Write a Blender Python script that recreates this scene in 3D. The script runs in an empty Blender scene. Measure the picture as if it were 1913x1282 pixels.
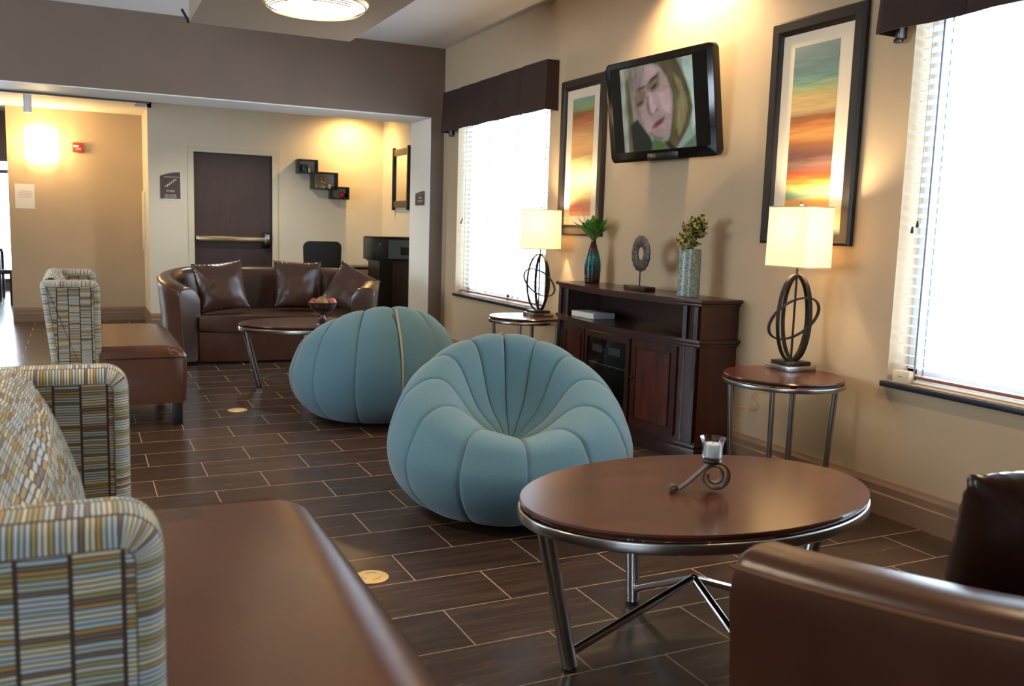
import bpy, bmesh, math, random
from mathutils import Vector, Matrix, noise
PI = math.pi
rnd = random.Random(7)
SC = bpy.context.scene
COL = SC.collection

# ------------------------------------------------------------------ helpers
def lin(h):
    h = h.lstrip('#'); o = []
    for i in (0, 2, 4):
        c = int(h[i:i+2], 16) / 255
        o.append(c / 12.92 if c <= .04045 else ((c + .055) / 1.055) ** 2.4)
    return (o[0], o[1], o[2], 1)

class NT:
    """small node-tree helper"""
    def __init__(s, m):
        s.t = m.node_tree; s.n = s.t.nodes; s.l = s.t.links
    def new(s, typ, **kw):
        n = s.n.new(typ)
        for k, v in kw.items(): setattr(n, k, v)
        return n
    def link(s, a, b): s.l.new(a, b)
    def math(s, op, a, b=None, c=None):
        n = s.n.new('ShaderNodeMath'); n.operation = op
        for i, v in enumerate((a, b, c)):
            if v is None: continue
            if isinstance(v, (int, float)): n.inputs[i].default_value = v
            else: s.l.new(v, n.inputs[i])
        return n.outputs[0]
    def mix(s, fac, a, b, blend='MIX'):
        n = s.n.new('ShaderNodeMix'); n.data_type = 'RGBA'; n.blend_type = blend
        for i, v in ((0, fac), (6, a), (7, b)):
            if isinstance(v, (int, float)): n.inputs[i].default_value = v
            elif isinstance(v, tuple): n.inputs[i].default_value = v
            else: s.l.new(v, n.inputs[i])
        return n.outputs[2]
    def ramp(s, fac, stops, interp='LINEAR'):
        n = s.n.new('ShaderNodeValToRGB'); n.color_ramp.interpolation = interp
        e = n.color_ramp.elements
        while len(e) < len(stops): e.new(0.5)
        for i, (p, c) in enumerate(stops):
            e[i].position = p; e[i].color = c
        s.l.new(fac, n.inputs[0]); return n.outputs[0]

def mat(name, col, rough=.6, metal=0., spec=.5, noise_amt=0., noise_scale=20., stretch=None, bump=0.,
        bump_scale=200., coat=0., sheen=0., emit=None, estr=0., trans=0., alpha=1.):
    m = bpy.data.materials.new(name); m.use_nodes = True
    N = NT(m); p = N.n['Principled BSDF']
    c = lin(col) if isinstance(col, str) else tuple(col) + (1,)
    p.inputs['Base Color'].default_value = c
    p.inputs['Roughness'].default_value = rough; p.inputs['Metallic'].default_value = metal
    p.inputs['Specular IOR Level'].default_value = spec
    p.inputs['Coat Weight'].default_value = coat; p.inputs['Coat Roughness'].default_value = .12
    p.inputs['Sheen Weight'].default_value = sheen
    p.inputs['Transmission Weight'].default_value = trans
    if emit: 
        p.inputs['Emission Color'].default_value = lin(emit); p.inputs['Emission Strength'].default_value = estr
    if noise_amt or bump:
        tc = N.new('ShaderNodeTexCoord'); mp = N.new('ShaderNodeMapping')
        N.link(tc.outputs['Object'], mp.inputs[0])
        if stretch: mp.inputs['Scale'].default_value = stretch
        if noise_amt:
            nz = N.new('ShaderNodeTexNoise'); nz.inputs['Scale'].default_value = noise_scale
            nz.inputs['Detail'].default_value = 5
            N.link(mp.outputs[0], nz.inputs['Vector'])
            f = N.ramp(nz.outputs[0], [(.3, (1 - noise_amt,) * 3 + (1,)), (.7, (1 + noise_amt,) * 3 + (1,))])
            N.link(N.mix(1., c, f, 'MULTIPLY'), p.inputs['Base Color'])
        if bump:
            nb = N.new('ShaderNodeTexNoise'); nb.inputs['Scale'].default_value = bump_scale
            nb.inputs['Detail'].default_value = 3
            N.link(mp.outputs[0], nb.inputs['Vector'])
            b = N.new('ShaderNodeBump'); b.inputs['Strength'].default_value = bump; b.inputs['Distance'].default_value = .004
            N.link(nb.outputs[0], b.inputs['Height']); N.link(b.outputs[0], p.inputs['Normal'])
    return m

def obj(name, bm, m, parent=None, loc=(0, 0, 0), rot=(0, 0, 0), angle=40, smooth=True, recalc=True):
    if isinstance(bm, bmesh.types.BMesh):
        if recalc: bmesh.ops.recalc_face_normals(bm, faces=bm.faces)
        me = bpy.data.meshes.new(name); bm.to_mesh(me); bm.free()
    else: me = bm
    if smooth:
        me.shade_smooth(); me.set_sharp_from_angle(angle=math.radians(angle))
    o = bpy.data.objects.new(name, me); COL.objects.link(o)
    if m:
        if not me.materials: me.materials.append(m)
    o.location = loc; o.rotation_euler = rot
    if parent: o.parent = parent
    return o

def tag(o, label, cat, group=None):
    o['label'] = label; o['category'] = cat
    if group: o['group'] = group
    return o
def thing(name, label, cat, loc=(0, 0, 0), rotz=0, group=None):
    o = bpy.data.objects.new(name, None); COL.objects.link(o); o.empty_display_size = .1
    o.location = loc; o.rotation_euler = (0, 0, rotz)
    return tag(o, label, cat, group)
def struct(name, bm, m, parent=None, **kw):
    o = obj(name, bm, m, parent, **kw)
    if not parent: o['kind'] = 'structure'
    return o
def sroot(name, loc=(0, 0, 0)):
    o = bpy.data.objects.new(name, None); COL.objects.link(o); o.location = loc; o['kind'] = 'structure'; return o
def kids(o): return [c for c in bpy.data.objects if c.parent == o]
def dup(root, loc, rotz, label, group=None):
    r = root.copy(); COL.objects.link(r); r.location = loc; r.rotation_euler = (0, 0, rotz); r['label'] = label
    if group: r['group'] = group
    for ch in kids(root):
        c = ch.copy(); COL.objects.link(c); c.parent = r
        for g in kids(ch):
            d = g.copy(); COL.objects.link(d); d.parent = c
    return r

def BM(): return bmesh.new()
def box(bm, x0, x1, y0, y1, z0, z1, bev=0., seg=2, M=None):
    vs = [bm.verts.new((x, y, z)) for x in (x0, x1) for y in (y0, y1) for z in (z0, z1)]
    idx = [(0, 1, 3, 2), (4, 6, 7, 5), (0, 4, 5, 1), (2, 3, 7, 6), (0, 2, 6, 4), (1, 5, 7, 3)]
    fs = [bm.faces.new([vs[i] for i in q]) for q in idx]
    if M: bmesh.ops.transform(bm, matrix=M, verts=vs)
    if bev:
        es = list({e for f in fs for e in f.edges})
        bmesh.ops.bevel(bm, geom=es, offset=bev, segments=seg, affect='EDGES', profile=.5)
    return bm
def bx(*a, **k): return box(BM(), *a, **k)
def lathe(bm, prof, seg=32, c=(0, 0, 0), cap=True):
    rings = []
    for r, z in prof:
        if r < 1e-5: rings.append([bm.verts.new((c[0], c[1], c[2] + z))])
        else: rings.append([bm.verts.new((c[0] + r * math.cos(2 * PI * i / seg), c[1] + r * math.sin(2 * PI * i / seg), c[2] + z)) for i in range(seg)])
    for a, b in zip(rings, rings[1:]):
        for i in range(seg):
            j = (i + 1) % seg
            if len(a) == 1 and len(b) == 1: continue
            if len(a) == 1: bm.faces.new((a[0], b[j], b[i]))
            elif len(b) == 1: bm.faces.new((a[i], a[j], b[0]))
            else: bm.faces.new((a[i], a[j], b[j], b[i]))
    if cap:
        for r in (rings[0], rings[-1]):
            if len(r) > 1: bm.faces.new(r)
    return bm
def sweep(bm, pts, sec, closed=False, ref=None, cap=True, scale=None):
    """sec: 2D list (a along normal, b along binormal)"""
    pts = [Vector(p) for p in pts]; n = len(pts); rings = []; N = None
    for i in range(n):
        if closed: T = pts[(i + 1) % n] - pts[i - 1]
        else: T = pts[min(i + 1, n - 1)] - pts[max(i - 1, 0)]
        T.normalize()
        if ref is not None:
            r = Vector(ref); N = r - T * r.dot(T)
        elif N is None:
            r = Vector((0, 0, 1)) if abs(T.z) < .9 else Vector((1, 0, 0)); N = r - T * r.dot(T)
        else: N = N - T * N.dot(T)
        N.normalize(); B = T.cross(N)
        k = scale[i] if scale else 1
        rings.append([bm.verts.new(pts[i] + N * a * k + B * b * k) for a, b in sec])
    m = len(sec)
    for i in range(n if closed else n - 1):
        a, b = rings[i], rings[(i + 1) % n]
        for j in range(m):
            bm.faces.new((a[j], a[(j + 1) % m], b[(j + 1) % m], b[j]))
    if cap and not closed:
        bm.faces.new(rings[0]); bm.faces.new(rings[-1])
    return bm
def circ(r, n=10, r2=None): return [(r * math.cos(2 * PI * i / n), (r2 or r) * math.sin(2 * PI * i / n)) for i in range(n)]
def tube(bm, pts, r, n=10, **k): return sweep(bm, pts, circ(r, n), **k)
def rect(w, t): return [(-w / 2, -t / 2), (w / 2, -t / 2), (w / 2, t / 2), (-w / 2, t / 2)]
def prism(bm, poly, z0, z1, bev=0., seg=2, vbev=True):
    a = [bm.verts.new((x, y, z0)) for x, y in poly]; b = [bm.verts.new((x, y, z1)) for x, y in poly]
    n = len(poly); f0 = bm.faces.new(a[::-1]); f1 = bm.faces.new(b)
    for i in range(n): bm.faces.new((a[i], a[(i + 1) % n], b[(i + 1) % n], b[i]))
    if bev:
        bmesh.ops.bevel(bm, geom=list(f0.edges) + list(f1.edges), offset=bev, segments=seg, affect='EDGES', profile=.5)
    return bm
def catmull(P, per=8, closed=False):
    P = [Vector(p) for p in P]; n = len(P); out = []
    rng = range(n) if closed else range(n - 1)
    for i in rng:
        p0 = P[i - 1] if (closed or i > 0) else P[0] * 2 - P[1]
        p1 = P[i]; p2 = P[(i + 1) % n]
        p3 = P[(i + 2) % n] if (closed or i + 2 < n) else P[-1] * 2 - P[-2]
        for k in range(per):
            t = k / per
            out.append(.5 * ((2 * p1) + (p2 - p0) * t + (2 * p0 - 5 * p1 + 4 * p2 - p3) * t * t + (3 * p1 - p0 - 3 * p2 + p3) * t ** 3))
    if not closed: out.append(P[-1])
    return out
def rpoly(corners, n=6):
    """rounded polygon: corners (x,y,r)"""
    out = []; m = len(corners)
    for i in range(m):
        x, y, r = corners[i]; p = Vector((x, y)); a = Vector(corners[i - 1][:2]) - p; b = Vector(corners[(i + 1) % m][:2]) - p
        if r <= 0: out.append((x, y)); continue
        a.normalize(); b.normalize(); ang = a.angle(b); d = r / math.tan(ang / 2)
        c = p + (a + b).normalized() * (r / math.sin(ang / 2))
        s = p + a * d - c; e = p + b * d - c
        a0 = math.atan2(s.y, s.x); a1 = math.atan2(e.y, e.x); da = (a1 - a0 + PI) % (2 * PI) - PI
        for k in range(n + 1):
            t = a0 + da * k / n; out.append((c.x + r * math.cos(t), c.y + r * math.sin(t)))
    return out
def lerp(a, b, t): return a + (b - a) * t

# ------------------------------------------------------------------ camera (solved from the photograph's perspective)
F_PX = 1673.32
Fv = Vector((0.43515036, 0.89146379, -0.12623977)); Rv = Vector((0.89992765, -0.43497953, 0.03038135)); Uv = Vector((0.02782784, 0.12682712, 0.99153441))
cd = bpy.data.cameras.new('camera'); cam = bpy.data.objects.new('camera', cd); COL.objects.link(cam)
cd.sensor_width = 36; cd.lens = F_PX * 36 / 1913; cd.clip_start = .05
Mx = Matrix.Identity(4)
for i in range(3):
    Mx[i][0] = Rv[i]; Mx[i][1] = Uv[i]; Mx[i][2] = -Fv[i]
Mx[2][3] = 1.25
cam.matrix_world = Mx
SC.camera = cam
cd.dof.use_dof = True; cd.dof.focus_distance = 4.2; cd.dof.aperture_fstop = 5.0

# ------------------------------------------------------------------ materials
M_wall = mat('tan_wall_paint', '#c2ab8c', .75, noise_amt=.03, noise_scale=3, bump=.06, bump_scale=350)
M_wall_lit = mat('lit_nook_wall_paint', '#dad0ba', .75, noise_amt=.02, noise_scale=3)  # same paint as the tan walls, lightened to stand in for the nook's light
M_taupe = mat('taupe_wall_paint', '#7a6658', .75, noise_amt=.03, noise_scale=3)
M_soffit = mat('taupe_soffit_paint', '#9c8770', .75)
M_ceil = mat('white_ceiling_paint', '#ece5e0', .85, bump=.1, bump_scale=250)
M_trim = mat('pale_trim_paint', '#efeee8', .5)
M_base = mat('brown_baseboard', '#8a6e58', .5)
M_stone = mat('dark_stone_sill', '#2a2a30', .3, noise_amt=.3, noise_scale=60)
M_white = mat('white_vinyl', '#eeeeee', .45)
M_black = mat('black_plastic', '#0c0c0e', .3)
M_blackfab = mat('black_mesh_fabric', '#1b1915', .8)
def thin_glass(name, tint=(1, 1, 1, 1), refl=.06, k=.5, rough=.02):
    m = bpy.data.materials.new(name); m.use_nodes = True; N = NT(m); N.n.remove(N.n['Principled BSDF'])
    t = N.new('ShaderNodeBsdfTransparent'); t.inputs[0].default_value = tint
    g = N.new('ShaderNodeBsdfGlossy'); g.inputs['Roughness'].default_value = rough
    fr = N.new('ShaderNodeLayerWeight'); fr.inputs[0].default_value = .25
    mx = N.new('ShaderNodeMixShader'); N.link(N.math('MULTIPLY_ADD', fr.outputs['Fresnel'], k, refl * .3), mx.inputs[0])
    N.link(t.outputs[0], mx.inputs[1]); N.link(g.outputs[0], mx.inputs[2]); N.link(mx.outputs[0], N.n['Material Output'].inputs[0])
    return m
M_glass = thin_glass('window_glass')
M_leather = mat('brown_leather', '#482c1f', .26, spec=.6, noise_amt=.12, noise_scale=6, bump=.12, bump_scale=420)
M_leather_d = mat('dark_brown_leather', '#2c1811', .26, spec=.6, noise_amt=.12, noise_scale=6, bump=.1, bump_scale=300)
M_leather_s = mat('tan_brown_leather', '#573728', .21, spec=.5, noise_amt=.07, noise_scale=5, bump=.14, bump_scale=480)
M_pipe = mat('leather_piping', '#6a4326', .35)
M_darkwood = mat('espresso_wood', '#1d120e', .35)
M_mahog = mat('mahogany', '#34140d', .28, noise_amt=.35, noise_scale=9, stretch=(3, 3, .5), coat=.25)
M_mahog_d = mat('dark_mahogany', '#220e0a', .28, noise_amt=.3, noise_scale=9, stretch=(3, 3, .5), coat=.25)
M_mahog_b = mat('burl_mahogany', '#481c0e', .28, noise_amt=.55, noise_scale=7, stretch=(3, 3, .6), coat=.25)
M_veneer = mat('walnut_veneer', '#4a251a', .23, spec=.5, noise_amt=.38, noise_scale=4, stretch=(1, 2, 1))
M_steel = mat('brushed_nickel', '#a9a7a4', .26, metal=1.)
M_steel_l = mat('polished_steel', '#c9c7c4', .16, metal=1.)
M_bronze = mat('dark_bronze', '#3d3833', .36, metal=.85)
M_iron = mat('antique_iron', '#6b6259', .33, metal=.9)
M_pouf = mat('blue_wool_fabric', '#547988', .92, noise_amt=.13, noise_scale=260, bump=.2, bump_scale=520, sheen=.25)
M_zip = mat('beige_zip_tape', '#a79f86', .8)
M_brass = mat('brass_disc', '#e6c68c', .4, metal=.2)
M_valance = mat('chocolate_fabric', '#33201b', .8, noise_amt=.12, noise_scale=90)
M_frame = mat('espresso_frame', '#1b1410', .38)
M_mat = mat('cream_mat_board', '#e6d9c2', .7)
M_red = mat('red_plastic', '#c0392b', .35)
M_paper = mat('white_paper', '#e4e0da', .7)
M_sign = mat('brown_sign', '#54423f', .4)
M_signtext = mat('cream_sign_lettering', '#e6dcc6', .6)
M_cream = mat('cream_plastic', '#e2d3b4', .5)

def wood_floor():
    m = bpy.data.materials.new('wood_look_tile'); m.use_nodes = True; N = NT(m); p = N.n['Principled BSDF']
    tc = N.new('ShaderNodeTexCoord'); sp = N.new('ShaderNodeSeparateXYZ'); N.link(tc.outputs['Object'], sp.inputs[0])
    W, L = .2686, .501
    ry = N.math('DIVIDE', N.math('SUBTRACT', 3.686, sp.outputs[1]), W)
    row = N.math('FLOOR', ry); fy = N.math('FRACT', ry)
    odd = N.math('FLOORED_MODULO', row, 2.)
    rx = N.math('SUBTRACT', N.math('DIVIDE', N.math('SUBTRACT', sp.outputs[0], 1.053), L), N.math('MULTIPLY', odd, .5))
    colm = N.math('FLOOR', rx); fx = N.math('FRACT', rx)
    g = .0021
    def edge(f, size):
        e = N.math('MINIMUM', f, N.math('SUBTRACT', 1., f)); return N.math('LESS_THAN', N.math('MULTIPLY', e, size), g)
    grout = N.math('MAXIMUM', edge(fx, L), edge(fy, W))
    cv = N.new('ShaderNodeCombineXYZ'); N.link(colm, cv.inputs[0]); N.link(row, cv.inputs[1])
    wn = N.new('ShaderNodeTexWhiteNoise'); wn.noise_dimensions = '2D'; N.link(cv.outputs[0], wn.inputs['Vector'])
    mp = N.new('ShaderNodeMapping'); mp.inputs['Scale'].default_value = (1.6, 22, 1)
    N.link(tc.outputs['Object'], mp.inputs[0])
    ad = N.new('ShaderNodeVectorMath'); ad.operation = 'ADD'; N.link(mp.outputs[0], ad.inputs[0])
    cs = N.new('ShaderNodeVectorMath'); cs.operation = 'SCALE'; cs.inputs['Scale'].default_value = 37.; N.link(wn.outputs['Color'], cs.inputs[0])
    N.link(cs.outputs[0], ad.inputs[1])
    nz = N.new('ShaderNodeTexNoise'); nz.inputs['Scale'].default_value = 2.2; nz.inputs['Detail'].default_value = 7; nz.inputs['Distortion'].default_value = .6
    N.link(ad.outputs[0], nz.inputs['Vector'])
    base = N.ramp(nz.outputs[0], [(.28, lin('#35271e')), (.52, lin('#453329')), (.74, lin('#554236'))])
    tint = N.ramp(wn.outputs['Value'], [(0, (.72, .72, .74, 1)), (1, (1.15, 1.1, 1.06, 1))])
    c = N.mix(1., base, tint, 'MULTIPLY'); c = N.mix(grout, c, lin('#a58f76'))
    N.link(c, p.inputs['Base Color'])
    N.link(N.math('ADD', N.math('MULTIPLY', grout, .35), N.math('MULTIPLY_ADD', nz.outputs[0], .12, .19)), p.inputs['Roughness'])
    b = N.new('ShaderNodeBump'); b.inputs['Strength'].default_value = .25; b.inputs['Distance'].default_value = .002
    N.link(N.math('SUBTRACT', N.math('MULTIPLY', nz.outputs[0], .4), grout), b.inputs['Height']); N.link(b.outputs[0], p.inputs['Normal'])
    p.inputs['Specular IOR Level'].default_value = .5
    return m
M_floor = wood_floor()

def stripe_fabric():
    m = bpy.data.materials.new('striped_upholstery'); m.use_nodes = True; N = NT(m); p = N.n['Principled BSDF']
    tc = N.new('ShaderNodeTexCoord'); sp = N.new('ShaderNodeSeparateXYZ'); N.link(tc.outputs['UV'], sp.inputs[0])
    CW, SH = .059, .0064
    u = N.math('DIVIDE', sp.outputs[0], CW); col = N.math('FLOOR', u); fu = N.math('FRACT', u)
    w1 = N.new('ShaderNodeTexWhiteNoise'); w1.noise_dimensions = '1D'; N.link(col, w1.inputs['W'])
    wob = N.new('ShaderNodeTexNoise'); wob.noise_dimensions = '2D'; wob.inputs['Scale'].default_value = 9.; N.link(tc.outputs['UV'], wob.inputs['Vector'])
    v = N.math('ADD', N.math('DIVIDE', sp.outputs[1], SH), N.math('MULTIPLY', w1.outputs['Value'], 9.))
    v = N.math('ADD', v, N.math('MULTIPLY', wob.outputs[0], .9))
    row = N.math('FLOOR', v); fv = N.math('FRACT', v)
    cv = N.new('ShaderNodeCombineXYZ'); N.link(col, cv.inputs[0]); N.link(row, cv.inputs[1])
    wn = N.new('ShaderNodeTexWhiteNoise'); wn.noise_dimensions = '2D'; N.link(cv.outputs[0], wn.inputs['Vector'])
    c = N.ramp(wn.outputs['Value'], [(0, lin('#b9c6c8')), (.22, lin('#d8cfae')), (.40, lin('#aeb7a8')), (.56, lin('#a89a63')), (.70, lin('#c7c9c4')), (.82, lin('#b58d4e')), (.92, lin('#7d6a58'))], 'CONSTANT')
    dk = N.math('MAXIMUM', N.math('LESS_THAN', fv, .34), N.math('LESS_THAN', fu, .095))
    N.link(N.mix(dk, c, lin('#43332e')), p.inputs['Base Color'])
    p.inputs['Roughness'].default_value = .85; p.inputs['Sheen Weight'].default_value = .15
    b = N.new('ShaderNodeBump'); b.inputs['Strength'].default_value = .35; b.inputs['Distance'].default_value = .0015
    N.link(N.math('SUBTRACT', 1., dk), b.inputs['Height']); N.link(b.outputs[0], p.inputs['Normal'])
    return m
M_stripe = stripe_fabric()

def print_art(name, stops, zlo, zhi):
    m = bpy.data.materials.new(name); m.use_nodes = True; N = NT(m); p = N.n['Principled BSDF']
    tc = N.new('ShaderNodeTexCoord'); sp = N.new('ShaderNodeSeparateXYZ'); N.link(tc.outputs['Object'], sp.inputs[0])
    mp = N.new('ShaderNodeMapping'); mp.inputs['Scale'].default_value = (1, 2.2, 26); N.link(tc.outputs['Object'], mp.inputs[0])
    nz = N.new('ShaderNodeTexNoise'); nz.inputs['Scale'].default_value = 2.; nz.inputs['Detail'].default_value = 6; N.link(mp.outputs[0], nz.inputs['Vector'])
    t = N.math('DIVIDE', N.math('SUBTRACT', zhi, sp.outputs[2]), zhi - zlo)
    t2 = N.math('ADD', t, N.math('MULTIPLY', N.math('SUBTRACT', nz.outputs[0], .5), .07))
    c = N.ramp(t2, [(a, lin(b)) for a, b in stops])
    f = N.ramp(nz.outputs[0], [(.3, (.8, .8, .8, 1)), (.7, (1.15, 1.15, 1.15, 1))])
    N.link(N.mix(1., c, f, 'MULTIPLY'), p.inputs['Base Color']); p.inputs['Roughness'].default_value = .5
    return m

# ------------------------------------------------------------------ room shell
XW, YB, HC = 3.303, 8.438, 2.973
fl = bx(-5.2, 3.9, -3.6, 18.2, -.1, 0); struct('floor', fl, M_floor, smooth=False)
WIN = [(6.22, 8.06), (1.03, 2.87)]; WZ0, WZ1 = .62, 2.36
b = BM(); x0, x1 = XW, XW + .2
ys = [-3.4, 1.03, 2.87, 6.22, 8.06, YB + .01]
for i in range(0, 5):
    if i in (1, 3):
        box(b, x0, x1, ys[i], ys[i + 1], 0, WZ0); box(b, x0, x1, ys[i], ys[i + 1], WZ1, HC)
    else: box(b, x0, x1, ys[i], ys[i + 1], 0, HC)
struct('wall_right', b, M_wall, smooth=False)
# bulkhead with the wide opening and the pier by the window wall
b = BM(); box(b, -5, 3.165, YB, 9.0, 2.309, HC); box(b, 3.165, 3.70, YB, 9.0, 0, HC)
struct('wall_back', b, M_taupe, smooth=False)
b = BM(); box(b, -5, 3.158, YB - .004, 9.004, 2.30, 2.3085); box(b, 3.157, 3.1645, YB - .004, 9.004, 0, 2.3085)
struct('trim_1', b, M_trim, smooth=False)
struct('trim_2', bx(-5, .64, 9.006, 9.03, 2.285, 2.34), mat('dark_track', '#3a342e', .5), smooth=False)
# nook behind the opening
b = BM(); box(b, .755, 1.238, 11.0, 11.15, 0, 2.6); box(b, 2.124, 3.49, 11.0, 11.15, 0, 2.6); box(b, 1.238, 2.124, 11.0, 11.15, 2.02, 2.6)
box(b, .755, .90, 11.15, 11.9, 0, 2.6)
struct('wall_far', b, M_wall_lit, smooth=False)
struct('wall_nook', bx(3.49, 3.7, 9.0, 11.15, 0, 2.62), M_wall_lit, smooth=False)
struct('ceiling_nook', bx(.62, 3.7, 9.0, 11.2, 2.6, 2.7), M_ceil, smooth=False)
struct('wall_corridor', bx(-.68, .755, 11.9, 12.1, 0, 2.9), M_wall, smooth=False)
b = BM(); box(b, -5, .62, 9.0, 11.0, 2.47, 2.7); box(b, -5, .80, 11.0, 12.1, 2.47, 2.7)
struct('ceiling_corridor', b, M_ceil, smooth=False)
struct('ceiling_dining', bx(-5, .76, 12.1, 18, 2.9, 3.0), M_ceil, smooth=False)
# dining room end wall with its bright windows
b = BM(); box(b, -5, -3.6, 17, 17.2, 0, 2.9); box(b, -3.6, .76, 17, 17.2, 2.12, 2.9); box(b, -3.6, .76, 17, 17.2, 0, .12); box(b, .2, .76, 17, 17.2, .12, 2.12)
struct('wall_dining', b, M_taupe, smooth=False)
struct('wall_dining_right', bx(.76, .9, 11.9, 17.2, 0, 2.9), M_wall, smooth=False)
w3 = sroot('window_3', (-1.7, 17.05, .12))
b = BM()
for xx in (-1.9, -.95, .0, .95, 1.88): box(b, xx - .03, xx + .03, -.03, .05, 0, 2.0)
for zz in (0, 1.78, 1.97): box(b, -1.9, 1.9, -.03, .05, zz, zz + .06)
obj('window_frame', b, M_black, w3, smooth=False)
obj('pane', bx(-1.87, 1.87, .005, .011, .03, 1.98), M_glass, w3, smooth=False)
# left and front closing walls (each with an unseen window added as daylight fill)
b = BM(); box(b, -5.2, -5, -3.6, 4.2, 0, 3); box(b, -5.2, -5, 7.6, 18.2, 0, 3); box(b, -5.2, -5, 4.2, 7.6, 0, .8); box(b, -5.2, -5, 4.2, 7.6, 2.5, 3)
struct('wall_left', b, M_wall, smooth=False)
w5 = sroot('window_5', (-5.1, 5.9, .8))  # added window, brings cool daylight bounce onto the left ceiling
b = BM()
for yy in (-1.675, -.55, .55, 1.675): box(b, -.04, .04, yy - .025, yy + .025, 0, 1.7)
for zz in (0, 1.65): box(b, -.04, .04, -1.7, 1.7, zz, zz + .05)
obj('window_frame', b, M_bronze, w5, smooth=False)
obj('pane', bx(-.003, .003, -1.67, 1.67, .05, 1.65), M_glass, w5, smooth=False)
b = BM(); box(b, -5, -3.9, -3.6, -3.4, 0, HC); box(b, -1.5, 3.5, -3.6, -3.4, 0, HC); box(b, -3.9, -1.5, -3.6, -3.4, 2.3, HC); box(b, -3.9, -1.5, -3.6, -3.4, 0, .75)
struct('wall_front', b, M_wall, smooth=False)
w4 = sroot('window_4', (-2.7, -3.5, .75))  # added window behind the camera, gives cool fill light
b = BM()
for xx in (-1.175, 0, 1.175): box(b, xx - .025, xx + .025, -.05, .05, 0, 1.55)
for zz in (0, 1.5): box(b, -1.2, 1.2, -.05, .05, zz, zz + .05)
obj('window_frame', b, M_bronze, w4, smooth=False)
obj('pane', bx(-1.17, 1.17, -.003, .003, .05, 1.5), M_glass, w4, smooth=False)
struct('ceiling', bx(-5.2, 3.6, -3.6, YB, HC, HC + .12), M_ceil, smooth=False)
struct('ceiling_soffit', bx(.719, 1.813, -3.4, 6.52, 2.55, HC), M_soffit, smooth=False)

# baseboards (stepped profile)
def baseboard(name, p0, p1, nrm, m=M_base):
    p0 = Vector(p0); p1 = Vector(p1); n = Vector(nrm); b = BM()
    prof = [(0, 0), (.018, 0), (.018, .095), (.013, .103), (.013, .135), (.007, .150), (.004, .163), (0, .163)]
    a = [b.verts.new(p0 + n * d + Vector((0, 0, z))) for d, z in prof]; c = [b.verts.new(p1 + n * d + Vector((0, 0, z))) for d, z in prof]
    for i in range(len(prof)): j = (i + 1) % len(prof); b.faces.new((a[i], a[j], c[j], c[i]))
    b.faces.new(a); b.faces.new(c)
    struct(name, b, m, smooth=False)
baseboard('baseboard_right', (XW - .001, -3.3, 0), (XW - .001, YB - .005, 0), (-1, 0, 0))
baseboard('baseboard_back', (3.166, YB - .001, 0), (3.30, YB - .001, 0), (0, -1, 0))
baseboard('baseboard_corridor', (-.68, 11.899, 0), (.754, 11.899, 0), (0, -1, 0))
baseboard('baseboard_far', (.756, 10.999, 0), (1.17, 10.999, 0), (0, -1, 0))
baseboard('baseboard_return', (.754, 11.0, 0), (.754, 11.898, 0), (-1, 0, 0))

# windows on the right wall
SKYW = None
for i, (ya, yb) in enumerate(WIN):
    yc = (ya + yb) / 2; hw = (yb - ya) / 2
    r = sroot('window_%d' % (i + 1), (XW + .15, yc, WZ0))
    b = BM()
    H = WZ1 - WZ0
    for yy in (-hw, -.02, hw - .05): box(b, -.02, .03, yy, yy + .05, 0, H)
    for zz in (0, H - .05): box(b, -.02, .03, -hw, hw, zz, zz + .05)
    obj('window_frame', b, M_white, r, smooth=False)
    obj('pane', bx(.004, .009, -hw + .04, hw - .04, .04, H - .04), M_glass, r, smooth=False)
    obj('sill', bx(-.175, -.03, -hw - .02, hw + .02, -.028, -.002, bev=.004), M_stone, r)

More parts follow.
